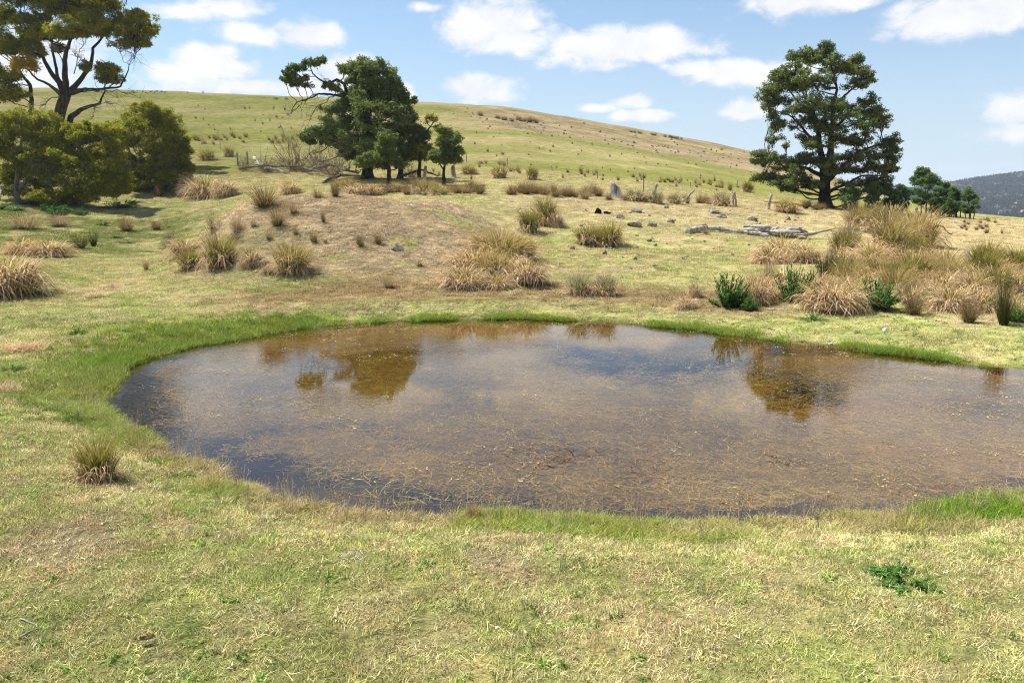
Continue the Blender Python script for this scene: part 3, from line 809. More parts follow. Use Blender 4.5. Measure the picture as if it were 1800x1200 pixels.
def pond_weed():
    r = rg(11)
    def mat_proto(n, rad, l0, l1, w):
        a = r.uniform(0, 6.28, n)
        q = rad * np.sqrt(r.uniform(0, 1, n))
        pos = np.stack([q * np.cos(a), q * np.sin(a), -r.uniform(0, .10, n)], 1)
        V, F, R_, T_ = blades(r, n, pos, r.uniform(l0, l1, n), np.full(n, w) * r.uniform(.5, 1.4, n), r.normal(1.52, .05, n), r.normal(0, .06, n), r.normal(.3, 1.1, n), 6, .4, .35)
        return join_blades('weed', [(V, F, R_, T_)], M['grass'])
    protos = [mat_proto(96, .34, .07, .22, .0075) for _ in range(3)] + [mat_proto(60, .32, .03, .11, .0085) for _ in range(3)]
    lo, hi = poly.min(0), poly.max(0)
    n = 84000
    x, y = r.uniform(lo[0], min(hi[0], 16.5), n), r.uniform(lo[1], hi[1], n)
    d = pond_d(x, y)
    px, py = to_px(x, y, np.zeros(n))
    p = sstep(.5, 1.3, -d)
    pat = fbm(x * .5, y * .9, 181, 4)
    # clear margins: dark water along the left and near shores
    by = np.interp(px, [180, 300, 400, 520, 700, 850, 1000, 1300, 1700], [600, 648, 745, 775, 805, 848, 866, 880, 884])
    p = p * (1 - .94 * sstep(-14, 14, py - by + 60 * (pat - .5)))
    p = p * (1 - .97 * np.exp(-(((px - 1425) / 150) ** 4 + ((py - 688) / 72) ** 4)))
    p = p * (1 - .96 * np.exp(-(((px - 1120) / 210) ** 4 + ((py - 640) / 62) ** 4)))
    p = p * (1 - .8 * np.exp(-(((px - 760) / 150) ** 2 + ((py - 775) / 12) ** 2)))
    p = p * np.clip(.06 + 1.5 * sstep(.36, .6, pat), 0, 1)
    k = r.uniform(0, 1, n) < p * .8
    x, y, px, py, pat = x[k], y[k], px[k], py[k], pat[k]
    n = len(x)
    z = -.012 - .10 * r.uniform(0, 1, n) ** 2
    c = np.array([.40, .335, .165]) * np.exp(r.normal(0, .40, (n, 1)))
    og = (sstep(1250, 1550, px) * sstep(.45, .62, fbm(x * .8, y * 1.2, 191, 3)))[:, None] * .6
    c = c * (1 - og) + np.array([.42, .27, .12]) * og
    gb = ((1 - sstep(600, 660, py)) * .5)[:, None]
    c = c * (1 - gb) + np.array([.26, .19, .06]) * gb
    scatter('pond_weed', np.stack([x, y, z], 1), r.uniform(-.5, .5, n) + r.integers(0, 2, n) * 3.14, np.stack([r.uniform(.8, 1.5, n)] * 2 + [np.ones(n) * .5], 1), np.clip(c, .02, .6), r.integers(0, 6, n), protos,
            label='tangled tan water weed just under the pond surface', cat='water weed')
    # floating flecks
    def fleck(seed):
        q = rg(seed)
        m = 9
        a = q.uniform(0, 6.28, m)
        pos = np.stack([q.normal(0, .14, m), q.normal(0, .07, m), q.uniform(.003, .008, m)], 1)
        return join_blades('fleck', [blades(q, m, pos, q.uniform(.02, .055, m), q.uniform(.012, .025, m), np.full(m, 1.56), np.zeros(m), a, 2, .3)], M['grass'])
    n = 2600
    x, y = r.uniform(lo[0], min(hi[0], 16.5), n), r.uniform(lo[1], hi[1], n)
    d = pond_d(x, y)
    px, py = to_px(x, y, np.zeros(n))
    pat = fbm(x * .7, y * 1.0, 201, 3)
    p = sstep(.05, .3, -d) * np.clip(.05 + 1.1 * sstep(.50, .68, pat) + .35 * (1 - sstep(600, 640, py)) + .2 * (1 - sstep(.3, 1.0, -d)), 0, 1) * (1 - .8 * np.exp(-(((px - 1110) / 150) ** 2 + ((py - 640) / 45) ** 2)))
    by = np.interp(px, [180, 300, 400, 520, 700, 850, 1000, 1300, 1700], [600, 648, 745, 775, 805, 848, 866, 880, 884])
    p = p * (1 - .72 * sstep(-14, 14, py - by))
    p = p * (1 - .85 * np.exp(-(((px - 1420) / 120) ** 2 + ((py - 700) / 62) ** 2)))
    k = r.uniform(0, 1, n) < p
    x, y, px, py = x[k], y[k], px[k], py[k]
    n = len(x)
    c = np.where(r.uniform(0, 1, (n, 1)) < .5, np.array([.46, .39, .21]), np.array([.32, .25, .13])) * r.uniform(.5, 1.1, (n, 1))
    scatter('floating_debris', np.stack([x, y, np.zeros(n)], 1), r.uniform(0, 6.28, n), np.stack([r.uniform(.7, 1.3, n)] * 2 + [np.ones(n)], 1), c, r.integers(0, 4, n), [fleck(400 + i) for i in range(4)],
            label='small pale leaf flecks floating on the pond', cat='floating leaves')
pond_weed()

# ------------------------------------------------------------------ tussocks, rushes and weeds
def proto_tussock(seed, n, up, skirt, wide=.030, droop=1.0):
    """unit clump: half width 1, height 1; upright leaves and a drooping bleached skirt"""
    r = rg(seed)
    def ring(m, q0, q1):
        a = r.uniform(0, 6.28, m)
        q = r.uniform(q0, q1, m)
        return np.stack([q * np.cos(a), q * np.sin(a), np.full(m, -.03)], 1), a
    ms = int(n * skirt)
    mu = n - ms
    p, a = ring(mu, 0, .52)
    lean = np.hypot(p[:, 0], p[:, 1]) * .75 + np.abs(r.normal(0, .14, mu))
    s1 = blades(r, mu, p, r.uniform(.75, 1.3, mu) * up, wide * r.uniform(.6, 1.3, mu), lean, r.uniform(.5, 1.7, mu) * droop, a + r.normal(0, .8, mu), 5, .12, .26)
    p, a = ring(ms, .1, .55)
    s2 = blades(r, ms, p, r.uniform(.7, 1.25, ms), wide * 1.15 * r.uniform(.6, 1.3, ms), r.uniform(.25, 1.15, ms), r.uniform(1.2, 2.9, ms), a + r.normal(0, .6, ms), 6, .15, .32)
    return s1, s2
def low_cap(seed, m, wide):
    return proto_tussock(seed, m, 1.0, .5, wide)
PROTO = {}
for kind, n, up, sk, wd, m1, m2 in (('green', 820, 1.0, .34, .034, 'green_blade', 'straw_blade'), ('gold', 820, 1.0, .40, .034, 'gold_blade', 'straw_blade'),
                                    ('straw', 900, .95, .80, .036, 'gold_blade', 'straw_blade'), ('grey', 560, .95, .4, .030, 'grey_blade', 'straw_blade')):
    PROTO[kind] = []
    for v in range(3):
        s1, s2 = proto_tussock(500 + v * 7 + len(kind) * 31, n, up, sk, wd, 1.55 if kind == 'straw' else 1.0)
        PROTO[kind].append((('leaf_blades', join_blades(kind + '_leaves', [s1], M[m1])), ('dead_skirt', join_blades(kind + '_skirt', [s2], M[m2]))))
def proto_rush(seed, n, mat, spread=.55, w=.016, bend=.5):
    r = rg(seed)
    a = r.uniform(0, 6.28, n)
    q = .20 * np.sqrt(r.uniform(0, 1, n))
    p = np.stack([q * np.cos(a), q * np.sin(a), np.full(n, -.02)], 1)
    return join_blades('rush', [blades(r, n, p, 1.12 * r.uniform(.4, 1.0, n), np.full(n, w), q + 1.9 * spread * r.uniform(0, 1, n) ** .62, r.uniform(.05, bend * 1.5, n), a + r.normal(0, .6, n), 4, .25, .06)], mat)
for kind, n, mat, spr, w, bd in (('rush', 420, 'rush_blade', .6, .020, .5), ('tanrush', 360, 'tan_rush', .6, .020, .6), ('darkrush', 300, 'dark_rush', .35, .022, .25),
                                 ('hillrush', 90, 'rush_blade', .5, .055, .4), ('hilltan', 90, 'tan_rush', .5, .055, .4), ('hillgreen', 110, 'green_blade', .6, .06, .8)):
    PROTO[kind] = [proto_rush(700 + v + len(kind) * 13, n, M[mat], spr, w, bd) for v in range(3)]
def proto_weed(seed, n=64, low=False):
    """leafy weed: stems bearing long lobed leaves"""
    r = rg(seed)
    st, lf = MB(), []
    for i in range(n):
        a = r.uniform(0, 6.28)
        q = .45 * math.sqrt(r.uniform())
        lean = q * (1.9 if not low else 2.4) + abs(r.normal(0, .25))
        L = r.uniform(.45, 1.05) * (1.0 if not low else .9)
        t = np.linspace(0, 1, 5)[:, None]
        d = np.array([math.cos(a) * math.sin(lean), math.sin(a) * math.sin(lean), math.cos(lean)])
        P = np.array([q * math.cos(a), q * math.sin(a), -.02]) + d * L * t + np.array([0, 0, -.12]) * t ** 2
        st.tube(P, np.linspace(.016, .006, 5), 4, .3)
        m = 36
        k = r.uniform(.1, 1, m)
        B = np.stack([np.interp(k, t[:, 0], P[:, c]) for c in range(3)], 1)
        lf.append(blades(r, m, B, r.uniform(.10, .26, m), r.uniform(.035, .07, m), r.uniform(.9, 1.7, m), r.uniform(.1, .8, m), None, 3, .1, .15))
    return (('stem', st.build('weed_stems', M['dark_rush'])), ('foliage', join_blades('weed_leaves', lf, M['weed_leaf'])))
PROTO['leafy'] = [proto_weed(800 + v) for v in range(3)]
PROTO['lowleafy'] = [proto_weed(820 + v, 30, True) for v in range(2)]
def proto_dead(seed, n=44, mat='brown_wood', rad=.009):
    r = rg(seed)
    mb = MB()
    for i in range(n):
        a = r.uniform(0, 6.28)
        lean = r.uniform(.2, 1.5)
        L = r.uniform(.4, 1.15)
        t = np.linspace(0, 1, 6)[:, None]
        d = np.array([math.cos(a) * math.sin(lean), math.sin(a) * math.sin(lean), math.cos(lean)])
        P = d * L * t + np.cumsum(r.normal(0, .035, (6, 3)), 0) + np.array([r.normal(0, .12), r.normal(0, .12), -.05])
        mb.tube(P, np.linspace(rad, rad * .4, 6), 4, r.uniform())
        for j in range(7):
            k = r.integers(2, 6)
            d2 = d + r.normal(0, .6, 3)
            Q = P[k] + d2 * .28 * np.linspace(0, 1, 4)[:, None] + np.cumsum(r.normal(0, .02, (4, 3)), 0)
            mb.tube(Q, np.linspace(rad * .6, rad * .25, 4), 3, r.uniform())
    return mb.build('dead_twigs', M[mat])
PROTO['dead'] = [proto_dead(850 + v) for v in range(2)]

_cnt = [0]
def plant(kind, px, py, w, h, label, group=None, name=None, pos=None, cat=None, rz=None, jit=True):
    _cnt[0] += 1
    r = random.Random(_cnt[0] * 7919 + 13)
    p = ground(px, py) if pos is None else pos
    k = math.hypot(p.x * 0 + p.y, 0) / 1424.0
    sx, sz = w * k * .5, h * k * 1.05
    if kind == 'leafy':
        sx, sz = sx * 1.15, sz * 1.25
    pr = PROTO[kind][r.randrange(len(PROTO[kind]))]
    nm = name or {'green': 'tussock', 'gold': 'tussock', 'straw': 'tussock', 'grey': 'tussock', 'leafy': 'leafy_weed', 'lowleafy': 'leafy_weed', 'dead': 'dead_shrub'}.get(kind, 'rush_clump')
    ct = cat or {'tussock': 'tussock', 'rush_clump': 'rush', 'leafy_weed': 'weed', 'dead_shrub': 'shrub'}.get(nm, nm.replace('_', ' '))
    tl = .2 if kind in ('straw', 'gold', 'green') else .1
    rot = (r.uniform(-tl, tl), r.uniform(-tl, tl), r.uniform(0, 6.28) if rz is None else rz)
    if isinstance(pr, tuple):
        root = obj(nm, None, None, p, rot, (sx, sx, sz))
        for part, me in pr:
            obj(part, me, root)
    else:
        root = obj(nm, pr, None, p, rot, (sx, sx, sz))
    return tag(root, label, ct, group)

PLANTS = [
 # left edge and hollow
 ('straw', 20, 520, 140, 100, 'huge pale straw tussock at the very left edge of the photo'),
 ('straw', 85, 452, 80, 44, 'bleached flopping tussock right behind the huge one at the left edge'),
 ('straw', 40, 448, 60, 40, 'small bleached tussock peeping over the huge one at the left edge'),
 ('tanrush', 45, 402, 90, 40, 'wispy tan rushes in the wet hollow at the far left below the wattles'),
 ('tanrush', 105, 398, 60, 30, 'low wispy tan rushes in the hollow right of the far left rushes'),
 ('darkrush', 140, 436, 60, 26, 'low dark green rushes between the left edge tussocks and the hollow'),
 ('darkrush', 165, 433, 30, 30, 'narrow dark rush clump beside the low dark green rushes'),
 ('rush', 222, 406, 48, 32, 'dark brown rush clump in front of the shaded hollow'),
 ('rush', 275, 404, 34, 24, 'brown rush tuft at the left foot of the mound'),
 ('lowleafy', 181, 396, 24, 12, 'small bright green leafy weed left of the dark brown rush clump'),
 ('lowleafy', 228, 428, 24, 9, 'bright green low weed below the mound foot rushes'),
 ('lowleafy', 207, 419, 22, 10, 'yellow green low weed in front of the dark brown rush clump'),
 ('tanrush', 257, 475, 22, 30, 'single thin orange brown rush standing in open grass at left'),
 # mound
 ('rush', 465, 364, 84, 50, 'largest bushy brown rush, on the crest of the mound'),
 ('rush', 488, 398, 48, 46, 'brown rush on the mound just below the largest one'),
 ('tanrush', 516, 376, 30, 30, 'tan rush right of the largest bushy rush on the mound'),
 ('tanrush', 416, 408, 40, 44, 'tan rush on the left flank of the mound'),
 ('tanrush', 445, 399, 22, 22, 'small tan rush tuft between the two brown rushes on the mound flank'),
 ('rush', 569, 391, 16, 28, 'narrow upright rush alone on the mound face'),
 ('rush', 520, 413, 18, 16, 'tiny round rush tuft at mid height of the mound face'),
 ('rush', 552, 427, 26, 26, 'olive rush tuft low on the mound face'),
 ('hillgreen', 572, 427, 14, 12, 'tiny green tuft right of the olive rush tuft on the mound'),
 ('tanrush', 472, 421, 22, 20, 'pale rush tuft low on the mound left of the tiny round one'),
 ('rush', 633, 433, 26, 29, 'left of the two paired rush tufts low on the mound'),
 ('rush', 665, 429, 27, 27, 'right of the two paired rush tufts low on the mound'),
 ('dead', 375, 409, 34, 40, 'grey leafless twiggy shrub on the left flank of the mound'),
 ('dead', 414, 422, 36, 22, 'low grey mass of fallen twigs under the tan rush on the mound'),
 ('dead', 299, 437, 30, 44, 'faint grey leafless shrub at the left end of the mound'),
 ('straw', 325, 448, 58, 42, 'arching dry tussock at the upper left of the row below the mound'),
 ('green', 338, 470, 66, 32, 'low yellow green tussock at the left end of the row below the mound'),
 ('green', 388, 470, 78, 60, 'tall olive arching tussock in the row below the mound'),
 ('darkrush', 424, 468, 22, 24, 'small green rush between tussocks in the row below the mound'),
 ('straw', 444, 466, 46, 42, 'open straw tussock with looping leaves in the row below the mound'),
 ('tanrush', 470, 480, 42, 26, 'tan rush tuft left of the last tussock in the row below the mound'),
 ('gold', 512, 478, 84, 56, 'wide straw and olive tussock at the right end of the row below the mound'),
 # behind the mound, towards the trees
 ('straw', 362, 345, 72, 46, 'broad straw tussock behind the mound right of the wattles'),
 ('straw', 335, 338, 44, 42, 'straw tussock touching the right wattle bush'),
 ('straw', 398, 345, 48, 38, 'straw tussock between the broad one and the largest rush'),
 ('straw', 510, 341, 42, 30, 'pale tussock behind the mound right of the largest rush'),
 ('tanrush', 558, 348, 32, 26, 'tan rush on the crest of the mound below the dead branches'),
 ('rush', 590, 346, 28, 32, 'brown rush on the mound crest left of the tree shadow'),
 ('straw', 625, 344, 44, 26, 'dry tussock in front of the dark tree trunks'),
 ('straw', 655, 343, 40, 24, 'dry tussock left of the slender front trunk'),
 ('gold', 736, 340, 38, 28, 'olive tussock right of the slender front trunk'),
 ('rush', 803, 338, 30, 20, 'brown rush right of the small round tree'),
 ('rush', 715, 342, 30, 18, 'low rush at the foot of the slender front trunk'),
 ('rush', 282, 345, 24, 26, 'dark brown rush in the shade under the wattles'),
 ('green', 365, 281, 38, 20, 'left of two dark tussocks on the lower hillside beside the wattle'),
 ('green', 403, 275, 24, 18, 'right of two dark tussocks on the lower hillside beside the wattle'),
 # fence line
 ('rush', 847, 338, 22, 20, 'brown rush at the left end of the fence line rushes'),
 ('green', 880, 313, 36, 22, 'dark round tussock on the slope above the fence line rushes'),
 ('green', 935, 316, 28, 24, 'dark tussock right of the round one above the fence line rushes'),
 ('gold', 824, 306, 34, 17, 'flat olive tussock on the slope right of the small tree'),
 ('grey', 1115, 353, 56, 24, 'grey green low bush right of the bleached stump'),
 ('grey', 1152, 357, 40, 24, 'grey green low bush under the leaning white post'),
 ('grey', 1186, 358, 36, 22, 'grey green low bush left of the fallen leaning post'),
 ('rush', 1235, 356, 40, 20, 'brown rush between leaning post and twin posts'),
 ('grey', 1268, 361, 48, 28, 'grey green bush left of the twin posts'),
 ('green', 1313, 338, 24, 20, 'dark round tussock on the slope above the twin posts'),
 ('rush', 1283, 335, 16, 16, 'small rush left of the dark round tussock above the twin posts'),
 ('gold', 1382, 374, 54, 24, 'olive tussock at the left foot of the big right hand tree'),
 # middle slope
 ('green', 930, 407, 52, 40, 'left dark green tussock of the touching pair on the middle slope'),
 ('green', 962, 397, 54, 52, 'right taller green tussock of the touching pair on the middle slope'),
 ('straw', 978, 400, 30, 40, 'bleached tussock against the right side of the touching green pair'),
 ('green', 1035, 430, 66, 36, 'left half of the wide green tussock right of the touching pair'),
 ('green', 1075, 432, 64, 42, 'right half of the wide green tussock right of the touching pair'),
 ('gold', 880, 452, 140, 50, 'olive tussock crowning the big clump behind the pond'),
 ('gold', 925, 455, 44, 40, 'dark olive tussock at the right shoulder of the big clump behind the pond'),
 ('straw', 832, 474, 100, 52, 'straw tussock at the left of the big clump behind the pond'),
 ('straw', 812, 502, 92, 46, 'pale collapsed tussock at the lower left of the big clump behind the pond'),
 ('gold', 868, 490, 88, 50, 'brownish tussock in the middle of the big clump behind the pond'),
 ('straw', 922, 500, 92, 56, 'straw tussock with dark base at the lower right of the big clump'),
 ('grey', 1020, 518, 64, 44, 'grey green sparse tussock just right of the big clump behind the pond'),
 ('grey', 1064, 518, 62, 44, 'grey green sparse tussock next to the bare slope right of the big clump'),
 ('tanrush', 683, 506, 42, 28, 'small greyish rush clump alone on the far bank'),
 ('hilltan', 737, 468, 30, 16, 'faint tan tuft between the lone greyish rush and the big clump'),
 ('tanrush', 1240, 412, 20, 16, 'small tan rush at the left end of the pale fallen log'),
 # right-hand row on the far bank
 ('straw', 1205, 541, 42, 24, 'fallen grey straw tussock at the left end of the right bank row'),
 ('straw', 1222, 522, 26, 36, 'thin straw tussock left of the first green weed on the right bank'),
 ('leafy', 1280, 541, 62, 62, 'first bright green leafy weed from the left on the right bank'),
 ('straw', 1328, 534, 62, 66, 'pale tussock between the first two green weeds on the right bank'),
 ('tanrush', 1350, 500, 48, 66, 'tall thin tan rushes rising behind the first two green weeds'),
 ('leafy', 1396, 530, 62, 66, 'second green leafy weed from the left on the right bank'),
 ('straw', 1362, 528, 36, 34, 'low pale tussock touching the left side of the second green weed'),
 ('straw', 1464, 546, 116, 72, 'big rounded straw tussock in the middle of the right bank row'),
 ('leafy', 1540, 543, 68, 54, 'third green leafy weed right of the big rounded tussock'),
 ('leafy', 1590, 503, 24, 20, 'small green weed behind the brown rushes on the right bank'),
 ('rush', 1606, 553, 70, 52, 'bushy brown rush right of the third green weed'),
 ('straw', 1668, 545, 78, 60, 'bleached tussock behind the reddish rush on the right bank'),
 ('rush', 1702, 567, 56, 58, 'reddish brown rush in front of the bleached tussock at right'),
 ('darkrush', 1764, 572, 62, 100, 'tall dark green rush near the right edge of the photo'),
 ('straw', 1625, 500, 60, 44, 'pale tussock above the bushy brown rush on the right bank'),
 ('gold', 1680, 498, 86, 42, 'olive topped tussock above the reddish rush'),
 ('straw', 1738, 515, 80, 56, 'bleached tussock behind the tall dark green rush'),
 ('straw', 1795, 520, 76, 54, 'bleached tussock cut by the right edge of the photo'),
 ('tanrush', 1765, 500, 56, 46, 'tan feathery rush above the tall dark green rush'),
 ('leafy', 1736, 548, 26, 26, 'green weed left of the tall dark green rush'),
 # clump above the right bank
 ('straw', 1375, 452, 84, 48, 'shaggy straw tussock in front of the fallen log'),
 ('straw', 1415, 462, 60, 44, 'shaggy straw tussock right of the one in front of the fallen log'),
 ('gold', 1560, 412, 100, 50, 'orange gold tussock on top of the large right hand clump'),
 ('gold', 1512, 405, 76, 44, 'golden tussock at the upper left of the large right hand clump'),
 ('gold', 1610, 432, 100, 64, 'yellow olive tussock at the right end of the large right hand clump'),
 ('gold', 1565, 440, 96, 58, 'yellow tussock in the heart of the large right hand clump'),
 ('straw', 1530, 462, 84, 46, 'bleached tussock at the front of the large right hand clump'),
 ('straw', 1582, 470, 74, 46, 'straw tussock under the yellow olive end of the right hand clump'),
 ('darkrush', 1452, 490, 86, 56, 'dark olive rush behind the big rounded straw tussock'),
 ('gold', 1490, 500, 70, 46, 'olive brown tussock right of the dark olive rush'),
 ('straw', 1550, 498, 80, 38, 'low bleached tussock above the third green weed'),
 ('rush', 1270, 444, 0.1, 0.1, None),
 # shore and foreground
 ('lowleafy', 1428, 562, 50, 14, 'flat green weed at the water edge under the big rounded tussock'),
 ('lowleafy', 1462, 551, 32, 14, 'flat green weed touching the foot of the big rounded tussock'),
 ('green', 172, 842, 104, 78, 'lone green tussock with dry base on the near left bank'),
 ('gold', 832, 916, 42, 36, 'small tussock with curled dead leaves at the near water edge'),
 ('lowleafy', 1588, 1020, 118, 40, 'dark green broad leaved weed alone in the foreground turf'),
 ('lowleafy', 138, 586, 36, 18, 'green leafy weed left of the bright shore grass'),
 ('lowleafy', 22, 652, 46, 18, 'flat green weed at the left edge above the pond corner'),
 ('lowleafy', 135, 742, 52, 22, 'light green weed on the left bank behind the lone green tussock'),
 ('rush', 683, 0, 0.1, 0.1, None),
]
for (k, px, py, w, h, lab) in PLANTS:
    if lab:
        plant(k, px, py, w, h, lab)
plant('grey', 1490, 432, 66, 44, 'dark twiggy grey green shrub at the left of the large right hand clump', name='twiggy_shrub', cat='shrub')

rf = rg(321)
for i in range(18):
    px = 600 + i * 14.5 + rf.normal(0, 4)
    plant('rush' if rf.uniform() < .5 else 'gold', px, 339 + rf.normal(0, 2), rf.uniform(26, 46), rf.uniform(15, 27), 'brown or olive tuft in the row behind the crest of the mound', 'tufts behind the mound crest')
for i in range(13):
    plant('lowleafy', rf.uniform(-5, 235), rf.uniform(352, 384), rf.uniform(34, 62), rf.uniform(12, 20), 'green leafy undergrowth in the shade below the wattle bushes', 'undergrowth below the wattles')
for i in range(22):
    px = rf.uniform(1400, 1800)
    py = 452 + (px - 1400) * .10 + rf.uniform(-16, 34)
    plant(['gold', 'green', 'green', 'straw', 'straw', 'darkrush'][rf.integers(0, 6)], px, py, rf.uniform(54, 86), rf.uniform(36, 58), 'tangled tussock heaped between the large clump and the right bank row', 'tangled tussocks above the right bank')
for (px, py, w, h, lab) in [(1635, 540, 34, 30, 'small leafy weed between the bushy brown rush and the reddish rush'), (1318, 546, 30, 26, 'small leafy weed right of the first green weed'), (1785, 566, 36, 30, 'leafy weed at the right foot of the tall dark green rush')]:
    plant('leafy', px, py, w, h, lab)
for (px, py, w, h, kd, lab) in [(850, 470, 60, 34, 'gold', 'low olive tussock between the crown and the straw left of the big clump'), (900, 478, 70, 40, 'straw', 'straw tussock under the olive crown of the big clump'), (870, 506, 70, 34, 'straw', 'low straw tussock at the front foot of the big clump'), (855, 440, 70, 30, 'straw', 'dry tussock behind the olive crown of the big clump')]:
    plant(kd, px, py, w, h, lab)
for (px, py) in [(1335, 512), (1380, 500), (1412, 520), (1440, 515), (1500, 528), (1520, 512), (1570, 520), (1600, 530), (1640, 532), (1660, 515), (1705, 520), (1715, 545), (1760, 540), (1785, 560), (1640, 470), (1660, 480), (1505, 480), (1475, 470), (1610, 455), (1350, 462)]:
    plant('straw' if rf.uniform() < .8 else 'gold', px, py, rf.uniform(56, 90), rf.uniform(34, 56), 'bleached tussock filling the matted row on the right bank', 'matted tussocks of the right bank')
# flattened heaps of dead grass
def heap(px, py, w, h, label):
    r = rg(int(px * 7 + py))
    n = 420
    a = r.uniform(0, 6.28, n)
    q = np.sqrt(r.uniform(0, 1, n))
    pos = np.stack([q * np.cos(a) * .8, q * np.sin(a) * .8, (1 - q ** 2) * .25 * r.uniform(0, 1, n)], 1)
    s1 = blades(r, n, pos, r.uniform(.3, .7, n), np.full(n, .022), r.uniform(.9, 1.5, n), r.uniform(-.2, .5, n), None, 4, .2, .2)
    me = join_blades('dead_grass', [s1], M['straw_blade'])
    p = ground(px, py)
    k = p.y / 1424.0
    tag(obj('dead_grass_heap', me, None, p, (0, 0, 0), (w * k * .5, w * k * .5, max(h * k, .15) * 1.5)), label, 'dead grass')
heap(45, 615, 95, 30, 'pale flattened heap of dead grass on the left bank')
heap(8, 690, 60, 40, 'brownish heap of dead grass cut by the left edge')
heap(170, 522, 40, 18, 'small grey dead grass heap right of the huge left tussock')
heap(1007, 536, 26, 12, 'small bleached dead grass heap on the far bank by the water')

# fence-line rush band and hillside tufts: individuals that nothing tells apart
r0 = rg(23)
G1 = 'rushes along the old fence line'
for i in range(30):
    px = 900 + i * 6.6 + r0.normal(0, 4)
    py = 340 + 8 * (px - 900) / 190 + r0.normal(0, 3)
    if 1066 < px < 1102:
        continue
    plant('rush' if r0.uniform() < .75 else 'tanrush', px, py, r0.uniform(24, 40), r0.uniform(15, 27), 'brown rush crowded into the band left of the bleached stump', G1)
for i in range(12):
    px = r0.uniform(1095, 1330)
    py = 350 + (px - 1095) * .05 + r0.normal(0, 3)
    plant('rush', px, py, r0.uniform(16, 28), r0.uniform(10, 18), 'low brown rush between the old fence posts right of the stump', 'low rushes between the posts')
for i in range(22):
    px = r0.uniform(1385, 1590)
    py = 362 + (px - 1385) * .06 + r0.normal(0, 4)
    plant('rush' if r0.uniform() < .7 else 'darkrush', px, py, r0.uniform(20, 36), r0.uniform(12, 20), 'shaded dark rush under the big right hand tree', 'rushes under the right hand tree')
G2 = 'tufts dotted over the hillside'
def hill(px, py, w, h, kind=None):
    kd = kind or ('hillrush' if r0.uniform() < .45 else ('hilltan' if r0.uniform() < .7 else 'hillgreen'))
    plant(kd, px, py, w, h, 'small dry tuft of rush dotted on the grassy hillside', G2, name='hillside_tuft', cat='tuft')
for i in range(52):            # the contour rows
    t = r0.uniform()
    px = 860 + 470 * t ** .9
    py = 296 + 36 * (px - 860) / 470 + r0.normal(0, 4)
    hill(px, py, r0.uniform(9, 16), r0.uniform(9, 14) * (1.15 - .35 * t))
for i in range(34):
    px = r0.uniform(340, 540)
    py = 248 - (px - 340) * .005 + r0.normal(0, 4)
    hill(px, py, r0.uniform(9, 18), r0.uniform(8, 13))
for i in range(34):
    px = r0.uniform(340, 560)
    py = 185 + 50 * r0.uniform() ** 1.2
    hill(px, py, r0.uniform(4, 9), r0.uniform(4, 8))
for i in range(40):
    px = r0.uniform(800, 1320)
    py = 215 + (px - 800) * .14 + r0.uniform(0, 60)
    hill(px, py, r0.uniform(4, 8), r0.uniform(4, 7))
for i in range(16):
    px = r0.uniform(750, 900)
    py = r0.uniform(262, 318)
    hill(px, py, r0.uniform(9, 18), r0.uniform(9, 13))
for i in range(14):
    px = r0.uniform(845, 950)
    py = 206 + (px - 845) * .10 + r0.normal(0, 1.5)
    plant('rush', px, py, r0.uniform(13, 20), r0.uniform(8, 11), 'dark rush in the dense patch high on the stony hill', 'dark rush patch high on the hill')
for i in range(16):
    px = r0.uniform(1105, 1215)
    py = 228 + (px - 1105) * .14 + 4
    plant('hillgreen', px, py, r0.uniform(8, 14), r0.uniform(5, 8), 'low dark bush on the skyline of the stony hill', 'dark bushes on the skyline', name='skyline_bush', cat='bush')
for px, py, w, h in ((485, 173, 16, 6), (503, 173, 12, 6), (558, 170, 5, 8), (330, 162, 4, 5), (357, 163, 5, 7), (1268, 262, 12, 5), (1190, 243, 10, 5)):
    plant('hillgreen', px, py + 2, w, h, 'lone dark tuft standing on the ridge line', 'lone tufts on the ridge line', name='ridge_tuft', cat='tuft')
for i in range(16):
    px = r0.uniform(1690, 1798)
    py = r0.uniform(388, 412)
    plant('hillrush', px, py, r0.uniform(9, 16), r0.uniform(6, 12), 'small brown tuft on the dry paddock at the right edge', 'tufts on the right hand paddock', name='paddock_tuft', cat='tuft')

# ------------------------------------------------------------------ rocks
def proto_rock(seed, lump=.35):
    r = rg(seed)
    import bmesh
    bm = bmesh.new()
    bmesh.ops.create_icosphere(bm, subdivisions=3, radius=1.0)
    co = np.array([v.co[:] for v in bm.verts])
    for k in range(13):        # chop with random planes for facets
        nrm = r.normal(0, 1, 3)
        nrm /= np.linalg.norm(nrm)
        dd = r.uniform(.35, .8)
        s = co @ nrm
        co = co - np.clip(s - dd, 0, None)[:, None] * nrm * .92
    f = r.normal(0, 1, (6, 3)) * 2.2
    co = co * (1 + .05 * np.sin(co @ f.T + r.uniform(0, 6, 6)).sum(1) * lump)[:, None]
    for v, c in zip(bm.verts, co):
        v.co = c
    me = bpy.data.meshes.new('rock')
    bm.to_mesh(me)
    bm.free()
    me.materials.append(M['rock'])
    return me
ROCKS = [proto_rock(900 + i) for i in range(6)]
def rock(px, py, w, h, label, group=None, mat=None, name='rock'):
    p = ground(px, py)
    k = p.y / 1424.0
    r = random.Random(int(px * 31 + py * 17))
    me = ROCKS[r.randrange(6)]
    if mat:
        me = me.copy()
        me.materials[0] = mat
    o = obj(name, me, None, p + Vector((0, 0, h * k * .12)), (r.uniform(-.3, .3), r.uniform(-.3, .3), r.uniform(0, 6.28)), (w * k * .55, w * k * .45, h * k * .7))
    return tag(o, label, 'rock' if name == 'rock' else name.replace('_', ' '), group)
